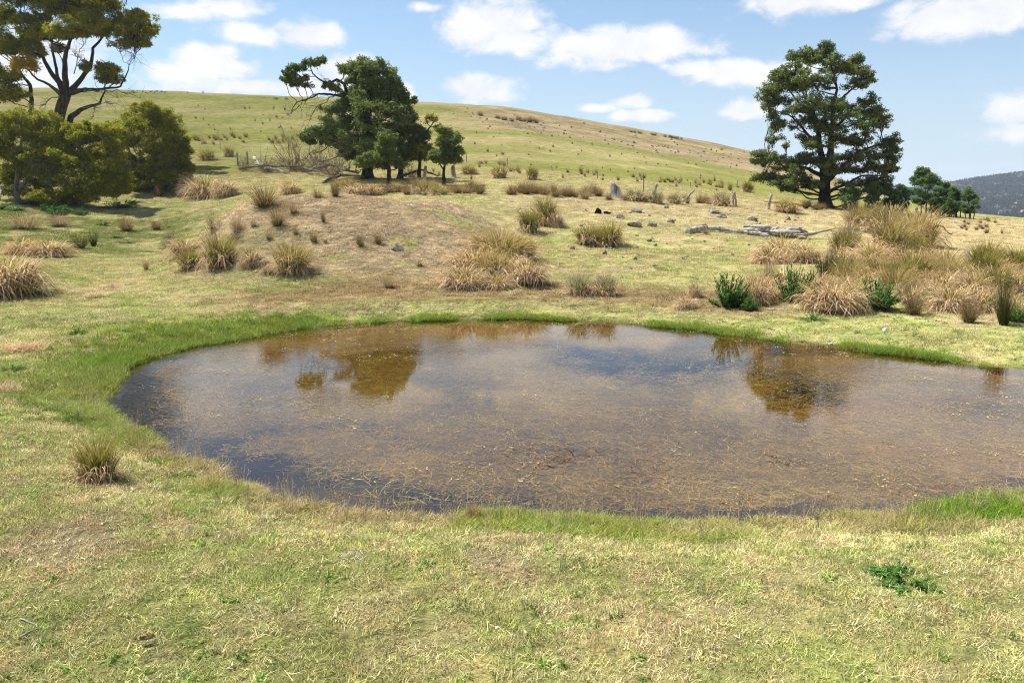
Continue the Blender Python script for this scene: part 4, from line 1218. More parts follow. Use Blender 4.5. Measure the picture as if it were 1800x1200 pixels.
for a in [(697, 438, 28, 15, 'dark flat rock alone at the foot of the mound'), (1177, 391, 20, 15, 'reddish upright rock on the dry slope below the leaning post'),
          (1120, 373, 30, 10, 'flat rock right of the charred log'), (1114, 397, 36, 12, 'wide low rock below the flat rock and right of the green tussocks'),
          (1146, 398, 22, 10, 'lichen pale rock touching the wide low one'), (1252, 374, 36, 12, 'long low rock under the twin posts'),
          (1271, 383, 26, 12, 'pale topped rock below the long low rock'), (1325, 388, 24, 12, 'brown rock left of the leaning grey post'), (1383, 387, 16, 9, 'small grey rock at the left of the big tree'),
          (1172, 366, 14, 8, 'small dark rock above the reddish upright one'), (1090, 384, 18, 8, 'small low rock below the charred log'), (1064, 447, 14, 10, 'pale stone under the wide green tussock'),
          (1237, 400, 16, 8, 'reddish brown stone above the pale log'), (650, 347, 9, 7, 'dark stone on the mound crest'), (1140, 424, 14, 7, 'white stone on the middle slope'), (1208, 452, 14, 6, 'black stone on the lower slope'),
          (860, 437, 16, 9, 'rock peeping out behind the big clump'), (1700, 452, 26, 12, 'pale rock on the right hand dry paddock')]:
    rock(*a)
rock(1557, 581, 14, 9, 'white stone on the grass by the right shore', mat=M['plastic'], name='white_stone')
rock(1459, 606, 9, 6, 'tiny white stone at the water edge', mat=M['plastic'], name='white_stone')
r1 = rg(41)
for i in range(85):
    px = r1.uniform(1000, 1430)
    py = 366 + 110 * r1.uniform() ** 1.5
    s = r1.uniform(3.5, 11) * (.7 + (py - 360) / 220)
    rock(px, py, s, s * r1.uniform(.4, .7), 'small stone strewn over the dry slope below the fence', 'small stones strewn on the slope', name='stone')
for i in range(170):
    t = r1.uniform() ** .8
    px = 790 + 560 * t
    lo, hi = 192 + (px - 790) * .14, 206 + (px - 790) * .185
    py = lo + (hi - lo) * r1.uniform() + r1.normal(0, 4)
    s = r1.uniform(1.6, 6.0)
    rock(px, py, s, s * r1.uniform(.5, .9), 'grey boulder in the scree along the stony crest', 'boulders of the stony crest', name='boulder')
for i in range(26):
    px = r1.uniform(225, 310)
    rock(px, 160 + r1.uniform(0, 5), r1.uniform(2, 5), r1.uniform(2, 4), 'stone in the small outcrop on the ridge right of the tall wattle', 'stones of the ridge outcrop', name='ridge_stone')

# ------------------------------------------------------------------ trees
def wander(r, A, B, n, amp):
    """a crooked path from A to B"""
    t = np.linspace(0, 1, n)[:, None]
    L = np.linalg.norm(B - A)
    w = np.cumsum(r.normal(0, 1, (n, 3)), 0)
    w = w - w[0] - t * (w[-1] - w[0])
    return A + (B - A) * t + w * amp * L / math.sqrt(n)
def leaf_cloud(r, C, rad, n, ll, lw, up=.55):
    """n leaves in an ellipsoid"""
    v = r.normal(0, 1, (n, 3))
    v /= np.linalg.norm(v, axis=1)[:, None]
    q = r.uniform(0, 1, n) ** .42 * np.where(r.uniform(0, 1, n) < .4, r.uniform(1, 1.8, n), 1)
    P = C + v * q[:, None] * rad
    d = r.normal(0, 1, (n, 3)) + v * .7
    d[:, 2] -= .25
    d /= np.linalg.norm(d, axis=1)[:, None]
    nn = r.normal(0, 1, (n, 3)) + np.array([0, 0, up * 2]) + v * .6
    s = np.cross(d, nn)
    s /= np.linalg.norm(s, axis=1)[:, None] + 1e-9
    L = ll * r.uniform(.6, 1.3, n)[:, None]
    W = lw * r.uniform(.6, 1.3, n)[:, None]
    V = np.stack([P, P + d * L * .5 + s * W * .5, P + d * L, P + d * L * .5 - s * W * .5], 1).reshape(-1, 3)
    F = np.arange(n * 4).reshape(n, 4)
    return V, F, np.repeat(np.clip(r.normal(.5, .22, n), 0, 1), 4)

def fill(outline, n, rx, ry, seed, dens=.55, scale=None):
    """extra small sprays of leaves spread through a crown outline"""
    r = rg(seed)
    P = np.array(outline, float)
    if scale:
        P = np.stack([scale[0] + P[:, 0] / scale[2], scale[1] + P[:, 1] / scale[2]], 1)
    Q = np.roll(P, -1, 0)
    out = []
    while len(out) < n:
        x, y = r.uniform(*(P[:, 0].min(), P[:, 0].max())), r.uniform(*(P[:, 1].min(), P[:, 1].max()))
        c = ((P[:, 1] > y) != (Q[:, 1] > y)) & (x < (Q[:, 0] - P[:, 0]) * (y - P[:, 1]) / (Q[:, 1] - P[:, 1] + 1e-9) + P[:, 0])
        if c.sum() % 2:
            k = r.uniform(.7, 1.4)
            out.append((x, y, rx * k, ry * k, r.uniform(-2.2, 1.8), dens * r.uniform(.6, 1.3)))
    return out
OUT_BIG = [(560, 85), (620, 130), (740, 155), (800, 230), (830, 290), (770, 340), (840, 400), (915, 490), (930, 570), (990, 620), (970, 710), (960, 800), (940, 900), (820, 930), (660, 900), (560, 890), (450, 920), (200, 920), (120, 860), (125, 720), (230, 690), (225, 640), (240, 560), (190, 500), (165, 400), (230, 270), (320, 200), (360, 140), (480, 130)]
OUT_WATTLE = [(0, -60), (190, -60), (250, 15), (266, 78), (230, 92), (190, 70), (150, 62), (100, 80), (60, 112), (-10, 110), (-10, 0)]
OUT_MID = [(880, 210), (1040, 235), (1140, 280), (1170, 330), (1190, 400), (1270, 520), (1330, 600), (1340, 680), (1400, 720), (1370, 850), (1250, 970), (1100, 1000), (900, 990), (780, 850), (640, 830), (540, 790), (560, 720), (690, 690), (680, 540), (680, 490), (860, 480), (820, 370), (810, 270)]
OUT_BUSH = [(15, 352), (0, 300), (45, 250), (120, 222), (190, 222), (225, 270), (222, 342), (160, 364), (90, 364)]
OUT_DOME = [(200, 300), (190, 240), (215, 195), (262, 183), (300, 195), (320, 240), (340, 290), (328, 322), (270, 334), (212, 328)]
def tree(name, label, seed, base, Y, stems, blobs, leafmat, barkmat, leaf=(.20, .085), per=85, sub=1.0, twig=.022, cat='tree', flat=.72, extra=None, dead=None, group=None, depth=1.0, fill=1.0):
    """base: pixel of the foot; stems: list of pixel polylines (px, py, dy, radius) for the trunk and limbs;
       blobs: (px, py, rx, ry[, dy[, density]]) masses of foliage"""
    r = rg(seed)
    if Y is None:
        Y = ground(*base).y
    k = Y / 1424.0
    g = Vector((at(base[0], base[1], Y)[0], Y, 0))
    g.z = float(H([g.x], [g.y])[0])
    O = np.array(g)
    root = obj(name, None, None, g)
    tag(root, label, cat, group)
    def w(px, py, dy=0):
        return at(px, py, Y + dy) - O
    nodes = []
    for si, st in enumerate(stems):
        P = [w(a[0], a[1], a[2]) for a in st]
        rd = [a[3] for a in st]
        if si == 0:
            P[0] = np.array([0, 0, -.3])
        pts, rr = [], []
        for a in range(len(P) - 1):
            q = wander(r, P[a], P[a + 1], 6, .05)
            pts.append(q[:-1])
            rr.append(np.linspace(rd[a], rd[a + 1], 6)[:-1])
        pts.append(P[-1][None])
        rr.append([rd[-1]])
        pts, rr = np.concatenate(pts), np.concatenate(rr)
        if si == 0:
            rr = rr * (1 + .55 * np.exp(-np.clip(pts[:, 2], 0, None) / .35))
        mb = MB()
        mb.tube(pts, rr, 9, r.uniform())
        obj('trunk' if si == 0 else 'limb', mb.build('trunk' if si == 0 else 'limb', M[barkmat], True), root)
        nodes += [(p, q) for p, q in zip(pts, rr)]
    NP = np.array([n_[0] for n_ in nodes])
    NR = np.array([n_[1] for n_ in nodes])
    cr, tw = MB(), MB()
    for b in blobs:
        px, py, rx, ry = b[:4]
        dens = b[5] if len(b) > 5 else 1.0
        rxm, rym = rx * k, ry * k
        copies = 1
        dys = [b[4]] if len(b) > 4 and b[4] is not None else list(r.uniform(-1, 1, 1) * rxm * .5 * depth)
        for dy in dys:
            C = w(px, py, dy)
            # branch from the nearest fitting stem point, preferring lower ones
            dist = np.linalg.norm(NP - C, axis=1) + np.clip(NP[:, 2] - C[2] + .25 * np.hypot(*(NP[:, :2] - C[:2]).T), 0, None) * 1.6
            i = int(np.argmin(dist))
            A = NP[i]
            P = wander(r, A, C, 8, .10)
            P[:, 2] -= np.sin(np.linspace(0, math.pi, 8)) * np.linalg.norm(C - A) * .06
            tw.tube(P, np.linspace(min(NR[i] * .55, .03 + .015 * np.linalg.norm(C - A)), twig * 1.3, 8), 5, r.uniform())
            sr = .29 * max(.6, min(1.5, (rxm + rym) / 2.6)) * (1.0 if rxm > .6 else .75)
            ns = int(max(4, sub * dens * 5.4 * (rxm * rym) ** .8 / sr ** 1.5))
            rad3 = np.array([rxm, max(rxm * .75, rym * .7) * depth, rym])
            for s_ in range(ns):
                v = r.normal(0, 1, 3)
                v /= np.linalg.norm(v)
                if v[2] < -.3:
                    v[2] *= .5
                c = C + v * rad3 * r.uniform(.2, 1.1) ** .6
                srr = sr * r.uniform(.6, 1.25)
                j = r.integers(4, 8)
                q = wander(r, P[j], c, 5, .13)
                tw.tube(q, np.linspace(twig, twig * .4, 5), 4, r.uniform())
                V, F, a = leaf_cloud(r, c, np.array([srr, srr, srr * flat]), int(per * .78 * dens ** .3 * r.uniform(.6, 1.4)), leaf[0] * .82, leaf[1] * .82)
                cr.add(V, F, None, np.clip(a + r.normal(0, .12), 0, 1))
    obj('branches', tw.build('branches', M[barkmat]), root)
    obj('crown', cr.build('crown', M[leafmat]), root)
    if dead:
        for (x0, y0, x1, y1, dy, rad) in dead:
            mb = MB()
            A, B = w(x0, y0, dy), w(x1, y1, dy + r.uniform(-.8, .8))
            P = wander(r, A, B, 9, .13)
            mb.tube(P, np.linspace(rad, rad * .35, 9), 5, r.uniform())
            L = np.linalg.norm(B - A)
            for j in range(9):
                i = r.integers(2, 9)
                d = (B - A) / L + r.normal(0, .65, 3)
                q = wander(r, P[i], P[i] + d * L * r.uniform(.15, .38), 5, .16)
                mb.tube(q, np.linspace(rad * .45, rad * .15, 5), 4, r.uniform())
                for l in range(3):
                    q2 = wander(r, q[r.integers(1, 5)], q[-1] + r.normal(0, .16 * L, 3), 4, .12)
                    mb.tube(q2, np.linspace(rad * .2, rad * .1, 4), 3, r.uniform())
            obj('dead_branch', mb.build('dead_branch', M['bark' if rad > .07 else 'bark_grey']), root)
    if extra:
        for (bl, mat) in extra:
            mb = MB()
            px, py, rx, ry = bl[:4]
            C = w(px, py, bl[4])
            for s_ in range(14):
                v = r.normal(0, 1, 3)
                v /= np.linalg.norm(v)
                V, F, a = leaf_cloud(r, C + v * np.array([rx, rx, ry]) * k * .7, np.array([.5, .5, .35]), per, leaf[0], leaf[1])
                mb.add(V, F, None, a)
            obj('golden_foliage', mb.build('golden_foliage', M[mat]), root)['label'] = 'golden yellow clump of foliage'
    return root

# tall wattle at the left
tree('wattle_tree', 'tall spreading wattle tree with crooked dark limbs at the upper left', 1, (98, 286), 80,
     [[(98, 352, 0, .68), (100, 250, 0, .58), (104, 205, 0, .52), (116, 165, 0, .48)],
      [(116, 168, 0, .34), (104, 145, .4, .26), (88, 125, .6, .2), (72, 95, 1, .15), (58, 62, 1.2, .10), (40, 30, 1.5, .06)],
      [(117, 166, 0, .34), (114, 130, -.6, .26), (115, 100, -1, .2), (124, 70, -1.2, .14), (120, 35, -1.5, .10), (110, 5, -1.6, .06)],
      [(118, 165, 0, .32), (135, 148, .8, .24), (158, 120, 1.2, .18), (163, 85, 1.5, .13), (185, 60, 2, .09), (215, 45, 2.2, .06)],
      [(120, 164, 0, .26), (150, 157, -1, .18), (180, 157, -1.5, .12), (212, 152, -2, .08), (225, 125, -2.2, .05), (227, 115, -2.2, .03)],
      [(113, 172, .4, .24), (98, 158, 1.2, .18), (84, 148, 1.8, .13), (66, 140, 2.0, .10), (45, 120, 2.5, .07)],
      [(102, 300, .5, .36), (125, 205, 1.0, .28), (142, 193, 1.2, .20), (175, 182, 1.4, .11), (185, 160, 1.4, .06)],
      [(112, 168, .5, .2), (100, 130, 2, .15), (92, 80, 2.5, .10), (85, 40, 3, .07)],
      [(50, 240, 2, .26), (55, 190, 2, .22), (53, 150, 2.2, .17), (30, 120, 2.2, .1)]],
     [(30, -10, 50, 24), (95, 5, 60, 26), (160, 6, 55, 22), (60, -50, 60, 24), (130, -45, 60, 26), (200, 38, 48, 24), (235, 58, 32, 20), (225, 42, 30, 18), (150, 42, 38, 18, -2), (62, 55, 30, 15, -2), (105, 58, 32, 14, -2.5),
      (180, 55, 30, 14), (250, 76, 15, 8), (20, 85, 30, 16), (55, 90, 26, 14), (-10, 70, 40, 20), (10, 130, 34, 22), (-5, 165, 40, 24), (25, 165, 22, 16), (190, 124, 22, 16), (150, 118, 10, 10, None, .5), (205, 140, 12, 8, None, .6), (185, 140, 14, 8), (130, 20, 40, 18, 2), (30, 35, 20, 10, None, .6), (215, 78, 26, 9, None, .5), (100, 85, 18, 8, None, .4)] + fill(OUT_WATTLE, 46, 20, 9, 65, .6),
     'wattle', 'bark', leaf=(.30, .125), per=105, sub=.9,
     extra=[((44, 113, 20, 12, -1.5), 'wattle_gold')],
     dead=[(150, 157, 222, 165, -1.5, .07), (175, 182, 165, 205, .5, .05), (105, 170, 70, 185, -1, .06), (80, 95, 25, 70, -1, .05), (160, 120, 130, 95, -1, .05), (190, 70, 235, 95, 0, .05), (110, 110, 85, 75, -2, .05), (145, 190, 190, 178, -1, .05), (130, 130, 150, 75, -2, .05)])
# wattle bushes
tree('wattle_bush', 'large rounded olive wattle bush nearest the hollow at left', 2, (135, 362), None,
     [[(135, 350, 0, .2), (138, 320, 0, .16), (142, 290, 0, .1)], [(135, 345, 0, .14), (95, 315, -.5, .1), (75, 285, -.8, .05)], [(138, 345, 0, .14), (180, 320, -.4, .1), (195, 285, -.6, .05)]],
     [(145, 262, 58, 34), (100, 268, 40, 30), (188, 268, 32, 34), (150, 300, 62, 30, -1), (195, 310, 26, 26), (120, 245, 36, 20), (165, 240, 36, 18), (60, 275, 38, 26), (35, 290, 34, 24), (190, 337, 26, 14, -1.2), (140, 335, 38, 18, -1.6), (105, 315, 34, 20, -1, .6), (215, 335, 12, 8, -1.2), (75, 315, 30, 22, .5), (170, 320, 40, 22, -1.4), (110, 345, 30, 12, -1.2, .6)] + fill(OUT_BUSH, 44, 17, 11, 63, .7),
     'wattle', 'bark_grey', leaf=(.17, .075), per=110, sub=1.15, cat='bush', flat=.75,
     dead=[(120, 330, 60, 290, -1.6, .035), (110, 335, 70, 310, -2, .03), (150, 335, 90, 345, -2, .03)])
tree('wattle_bush', 'domed wattle bush on the right of the group with bare twigs below', 3, (265, 334), None,
     [[(265, 318, 0, .2), (266, 290, 0, .15), (268, 250, 0, .1)], [(265, 312, 0, .14), (230, 280, -.4, .08), (225, 250, -.4, .05)], [(268, 312, 0, .14), (305, 290, 0, .08), (315, 265, 0, .05)]],
     [(262, 206, 48, 22), (230, 222, 32, 20), (292, 215, 26, 24), (262, 232, 50, 22, -1), (308, 240, 24, 24), (318, 262, 20, 22), (322, 285, 18, 16), (295, 262, 22, 16, None, .6), (222, 245, 26, 20), (330, 296, 12, 10), (300, 290, 22, 16, None, .6), (245, 290, 26, 18, 1.2, .7), (320, 308, 18, 12, None, .7), (275, 262, 40, 22, 1.5), (240, 312, 26, 14, None, .8), (292, 316, 26, 12), (265, 300, 32, 16, 1, .8), (215, 300, 16, 14)] + fill(OUT_DOME, 36, 14, 10, 64, .7),
     'wattle', 'bark_grey', leaf=(.17, .075), per=110, sub=1.15, cat='bush', flat=.75,
     dead=[(265, 300, 235, 265, -1.4, .04), (265, 300, 290, 262, -1.6, .04), (270, 305, 300, 275, -1.6, .03), (255, 300, 225, 285, -1.6, .03), (275, 310, 330, 305, -1.2, .03), (262, 290, 262, 245, -1.6, .03)])
tree('wattle_bush', 'darker wattle bush at the left edge under the tall wattle', 4, (30, 356), None,
     [[(30, 345, 0, .2), (32, 290, 0, .14), (40, 240, 0, .08)], [(30, 335, 0, .14), (75, 260, 0, .08), (85, 215, 0, .05)]],
     [(40, 205, 40, 20), (80, 218, 32, 22), (20, 228, 38, 24), (60, 240, 44, 24), (95, 238, 20, 18), (10, 265, 30, 26), (-15, 240, 30, 40), (118, 228, 18, 12), (145, 225, 22, 10), (25, 305, 34, 26, 1), (65, 290, 30, 26, 1), (20, 335, 30, 16, 1, .7), (195, 235, 26, 18, 1), (170, 230, 24, 14, 1)],
     'wattle', 'bark_grey', leaf=(.18, .08), per=105, sub=1.1, cat='bush', flat=.75)
plant('lowleafy', 72, 362, 60, 26, 'low yellow green seedling wattle in the shade of the bushes', name='seedling_wattle', cat='shrub')
tree('wattle_bush', 'smallest wattle shrub low in front of the bush group', 14, (72, 366), None, [[(72, 362, 0, .06), (72, 345, 0, .03)]], [(68, 345, 22, 10), (90, 352, 12, 7)], 'wattle', 'bark_grey', leaf=(.15, .07), per=80, cat='bush', flat=.7)

# middle blackwood and its neighbours
tree('blackwood_tree', 'dense dark blackwood tree in the middle with one limb reaching far left', 5, (645, 312), 66,
     [[(645, 312, 0, .42), (646, 275, 0, .36), (640, 235, 0, .30), (648, 190, 0, .22), (655, 140, 0, .1)],
      [(642, 240, 0, .22), (622, 190, -.3, .18), (610, 165, -.5, .15), (605, 148, -.6, .12), (592, 140, -.8, .1), (578, 148, -.9, .08), (562, 140, -1, .06), (550, 130, -1, .05), (545, 115, -1, .03)],
      [(636, 232, 0, .18), (610, 172, -.8, .13), (585, 167, -1, .09), (560, 165, -1.2, .07), (548, 172, -1.3, .05), (522, 180, -1.4, .04), (512, 195, -1.4, .02)],
      [(645, 260, 0, .2), (680, 235, .3, .14), (705, 205, .5, .08)], [(644, 265, 0, .2), (600, 240, .3, .12), (560, 240, .4, .06)]],
     [(645, 112, 30, 10), (660, 122, 36, 13), (622, 122, 20, 11), (665, 140, 32, 18), (632, 140, 26, 16), (650, 160, 44, 20), (682, 165, 26, 20), (620, 172, 22, 14), (645, 185, 52, 18, -1.5), (692, 195, 32, 20), (605, 190, 24, 14), (715, 205, 20, 18), (655, 210, 60, 20, -1.8), (600, 215, 36, 16), (715, 230, 26, 16), (640, 235, 56, 18, -2), (585, 232, 34, 15),
      (552, 232, 16, 12), (545, 248, 10, 9), (690, 240, 36, 18), (650, 258, 50, 16, -2), (715, 258, 34, 16), (610, 255, 30, 14), (735, 250, 14, 14), (670, 278, 40, 14, -1.5), (715, 275, 26, 12), (625, 275, 20, 10),
      (550, 112, 16, 7, -1, .8), (563, 108, 11, 7, -1, .8), (525, 118, 16, 6, -1, .8), (510, 128, 12, 7, -1, .8), (503, 140, 10, 6, -1, .7), (530, 138, 14, 7, -1, .7), (520, 148, 10, 5, -1, .6), (540, 150, 16, 4, -1, .5), (575, 150, 12, 7, -1, .6), (590, 155, 12, 7, -1, .5), (700, 160, 8, 8), (712, 170, 6, 6)] + fill(OUT_MID, 50, 14, 9, 62, .6, (400, 50, 4)),
     'blackwood', 'bark', leaf=(.22, .10), per=90, sub=1.0,
     dead=[(560, 165, 515, 195, -1.3, .05), (590, 168, 540, 205, -1.2, .05), (600, 145, 570, 138, -.8, .04), (612, 168, 575, 200, -1, .045), (600, 245, 545, 270, -2, .06), (620, 262, 560, 285, -2.5, .06)])
tree('slender_blackwood_tree', 'slim blackwood with thin trunk standing in front of the dense middle tree', 6, (684, 328), 60,
     [[(684, 328, 0, .17), (684, 300, 0, .14), (682, 265, 0, .09), (680, 235, 0, .05)], [(684, 300, 0, .08), (660, 280, -.3, .04)]],
     [(655, 278, 24, 12), (640, 288, 18, 8), (676, 262, 22, 14), (690, 280, 18, 10), (670, 292, 16, 7), (680, 242, 22, 12), (705, 290, 16, 8)],
     'blackwood', 'bark', leaf=(.19, .085), per=85, sub=1.0)
tree('small_round_tree', 'small round dark tree at the right of the middle group', 7, (781, 320), 61,
     [[(781, 320, 0, .13), (780, 300, 0, .10), (784, 275, 0, .06), (788, 250, 0, .04)], [(780, 300, 0, .06), (768, 280, 0, .04)]],
     [(785, 234, 16, 9), (795, 246, 18, 12), (778, 250, 16, 11), (800, 264, 17, 13), (780, 268, 22, 12), (768, 276, 14, 10), (796, 280, 16, 10), (782, 284, 18, 7), (775, 228, 8, 5)],
     'blackwood', 'bark', leaf=(.19, .085), per=85, sub=1.1)
tree('sparse_olive_tree', 'thin half bare olive tree between the dense tree and the small round one', 8, (738, 316), 65,
     [[(738, 316, 0, .16), (738, 280, 0, .12), (745, 240, 0, .09), (757, 222, 0, .05), (765, 208, 0, .03)], [(740, 262, 0, .06), (755, 245, 0, .03)]],
     [(755, 206, 12, 4, None, .5), (765, 210, 10, 5, None, .5), (748, 214, 6, 4, None, .4), (772, 222, 8, 5, None, .5), (740, 262, 12, 10, None, .7), (748, 275, 16, 12, None, .7), (730, 275, 14, 12, None, .8), (757, 262, 9, 9, None, .5)],
     'wattle', 'bark', leaf=(.18, .08), per=60)

tree('thin_tree', 'half hidden thin dark tree just right of the slender front trunk', 13, (703, 315), 66, [[(703, 315, .3, .22), (703, 285, .3, .16), (708, 262, .3, .08)]],
     [(708, 262, 14, 9), (700, 272, 12, 8), (718, 276, 12, 8)], 'blackwood', 'bark', leaf=(.19, .085), per=70)

# the big tree at the right (pixels measured in a 3.242x enlargement)
def z4(*a):
    return [(1280 + b[0] / 3.242, 50 + b[1] / 3.242, b[2] / 3.242 * 1.16, b[3] / 3.242 * 1.22) + tuple(b[4:]) for b in a]
def s4(*a):
    return [(1280 + b[0] / 3.242, 50 + b[1] / 3.242, b[2], b[3]) for b in a]
tree('blackwood_tree', 'big solitary broad blackwood tree with forked trunk at the right', 9, (1450, 364), 60,
     [s4((550, 1020, 0, .48), (550, 950, 0, .40), (552, 870, 0, .36), (545, 800, 0, .30)),
      s4((545, 820, 0, .28), (525, 700, .4, .22), (515, 600, .6, .17), (490, 500, .8, .12), (440, 400, 1, .07)),
      s4((552, 830, 0, .30), (580, 720, -.3, .24), (588, 600, -.4, .19), (600, 480, -.5, .14), (620, 350, -.5, .09), (590, 220, -.4, .05), (570, 130, -.4, .03)),
      s4((560, 880, 0, .2), (640, 800, -1, .14), (740, 700, -1.6, .09), (880, 660, -2, .05)),
      s4((555, 940, 0, .16), (640, 900, -.8, .1), (760, 840, -1.2, .07), (870, 840, -1.4, .04)),
      s4((548, 850, 0, .18), (460, 800, .4, .12), (340, 770, .8, .08), (220, 740, 1, .04)),
      s4((520, 660, .5, .12), (440, 590, 1, .09), (370, 510, 1.3, .06), (270, 470, 1.5, .03)),
      s4((592, 580, -.4, .13), (680, 500, -1, .09), (780, 430, -1.4, .06), (830, 420, -1.6, .03)),
      s4((608, 430, -.5, .1), (680, 370, -.9, .07), (760, 300, -1.2, .04)),
      s4((500, 560, .8, .1), (400, 420, 1.6, .07), (330, 340, 2, .04))],
     z4((560, 100, 36, 20), (545, 130, 40, 24), (420, 150, 60, 30), (370, 165, 40, 24), (480, 170, 60, 34), (730, 180, 36, 28), (600, 190, 80, 40), (660, 230, 70, 36), (740, 240, 60, 30), (790, 285, 44, 30), (380, 240, 80, 40), (300, 280, 60, 34), (440, 290, 60, 40, -2), (380, 330, 90, 40), (250, 350, 60, 34), (220, 390, 55, 26),
        (230, 470, 40, 24, None, .5), (300, 420, 60, 30), (250, 520, 40, 22, None, .5), (480, 420, 90, 46, -2), (440, 460, 80, 34), (590, 440, 80, 46, -2), (650, 490, 90, 46, -2), (800, 410, 50, 30), (780, 470, 80, 44), (850, 490, 60, 40), (880, 540, 48, 36), (760, 540, 90, 44, -2), (690, 330, 40, 20, None, .5), (560, 330, 50, 24, None, .5),
        (280, 560, 44, 36), (250, 640, 30, 18, None, .6), (380, 560, 60, 24, None, .5), (560, 560, 80, 40), (500, 520, 80, 36), (940, 630, 44, 30), (900, 660, 54, 30), (950, 690, 26, 20), (640, 620, 90, 36), (520, 660, 80, 34, -1.5), (450, 640, 50, 24, None, .6), (740, 640, 70, 36), (820, 720, 90, 44), (920, 740, 50, 36), (720, 730, 80, 40),
        (480, 740, 90, 36), (400, 760, 60, 30), (560, 770, 60, 34, -1.5), (180, 715, 46, 24), (250, 740, 60, 28), (160, 760, 30, 16), (330, 790, 80, 34), (210, 840, 60, 26), (170, 860, 40, 18), (290, 870, 80, 34), (400, 860, 70, 34), (460, 890, 50, 26), (640, 800, 60, 30), (740, 800, 80, 36), (860, 790, 80, 36), (930, 800, 36, 22), (860, 860, 70, 34), (780, 880, 60, 28), (900, 900, 50, 20), (330, 910, 60, 20), (660, 880, 50, 20, None, .6))
     + fill(OUT_BIG, 56, 12, 9, 61, .45, (1280, 50, 3.242)), 'blackwood', 'bark', leaf=(.20, .09), per=58, sub=.8, depth=1.15)
for i, (bx, by, Y, h, wd, lab) in enumerate([
        (1627, 384, 63, 92, 60, 'tallest pointed sapling in the row right of the big tree'), (1585, 380, 61, 56, 44, 'sapling left of the tallest sapling, under the crown edge'), (1563, 374, 60, 50, 36, 'short sapling just right of the big tree'), (1495, 366, 57, 42, 44, 'bright young tree low in front of the big trunk'), (1535, 368, 58, 46, 36, 'thin young tree between big trunk and sapling row'),
        (1658, 386, 64, 66, 36, 'slim sapling right of the tallest sapling'), (1680, 390, 63, 62, 32, 'second slim sapling right of the tallest sapling'), (1704, 391, 62, 60, 34, 'outermost wide topped sapling at the right end of the row'), (1645, 388, 61, 50, 26, 'short slim sapling in front of the row'), (1668, 391, 62, 44, 24, 'smallest sapling in front of the row near its right end')]):
    st = [[(bx, by, 0, .07), (bx + 1, by - h * .4, 0, .055), (bx + (-1) ** i * 3, by - h * .85, 0, .02)], [(bx + 6, by, .3, .045), (bx + 9, by - h * .3, .3, .035), (bx + 7, by - h * .65, .3, .015)], [(bx - 6, by, -.3, .04), (bx - 9, by - h * .35, -.3, .03), (bx - 8, by - h * .6, -.3, .015)]]
    rr_ = random.Random(i * 5 + 1)
    bl = [(bx + rr_.uniform(-.12, .12) * wd, by - h * .9, wd * .18, h * .10), (bx - wd * .2, by - h * .72, wd * .26, h * .12), (bx + wd * .22, by - h * .70, wd * .26, h * .12), (bx, by - h * .62, wd * .34, h * .13),
          (bx, by - h * .42, wd * .28, h * .08, None, .7)]
    bl = bl[:3] + bl[4:] + fill([(bx - wd * .52, by - h * .42), (bx - wd * .3, by - h * .75), (bx, by - h * 1.04), (bx + wd * .3, by - h * .72), (bx + wd * .52, by - h * .46), (bx + wd * .2, by - h * .28), (bx - wd * .2, by - h * .28)], 11, wd * .13, h * .055, 70 + i, .7)
    if by - h * .42 < by:
        tree('sapling', lab, 20 + i, (bx, by), Y, st, bl, 'sapling', 'bark_grey', leaf=(.17, .08), per=70, sub=1.2, twig=.012, group='saplings right of the big tree')

# ------------------------------------------------------------------ timber: stump, logs, posts, fallen branches
def stump():
    p = ground(1084, 348)
    k = p.y / 1424.0
    mb = MB()
    n, s = 12, 22
    ang = np.arange(s) * 2 * math.pi / s
    r = rg(77)
    fl = 1 + .05 * np.sin(ang * 3 + 1) + .05 * np.sin(ang * 8) + .04 * np.sin(ang * 11 + 2)
    V = []
    top = 26 * k * (1 - .22 * np.cos(ang - .3) + .05 * np.sin(ang * 6) + .06 * np.sin(ang * 11))
    for i in range(n):
        t = i / (n - 1)
        rad = 12.5 * k * (1 - .30 * t + .45 * math.exp(-t * 7))
        V.append(np.stack([rad * fl * np.cos(ang) - 3.5 * k * t, rad * .8 * fl * np.sin(ang), -.15 + t * top], 1))
    for i in range(4):         # hollow top
        t = 1 - .18 * i
        rad = 12.5 * k * .70 * (.80 - .1 * i)
        V.append(np.stack([rad * fl * np.cos(ang) - 3.5 * k, rad * .8 * fl * np.sin(ang), -.15 + top * (1 - .22 * i)], 1))
    V = np.array(V)
    m = len(V)
    i, j = np.meshgrid(np.arange(m - 1), np.arange(s), indexing='ij')
    F = np.stack([i * s + j, i * s + (j + 1) % s, (i + 1) * s + (j + 1) % s, (i + 1) * s + j], -1).reshape(-1, 4)
    mb.add(V.reshape(-1, 3), F)
    mb.add(V[-1], None, np.stack([np.zeros(s - 2, int), np.arange(1, s - 1), np.arange(2, s)], -1))
    tag(obj('tree_stump', mb.build('tree_stump', M['pale_wood']), None, p), 'bleached hollow tree stump beside the brown rushes on the fence line', 'stump')
stump()
plant('rush', 1070, 351, 26, 15, 'low brown rush hugging the left foot of the bleached stump')
plant('tanrush', 1098, 352, 24, 13, 'low tan rush hugging the right foot of the bleached stump')
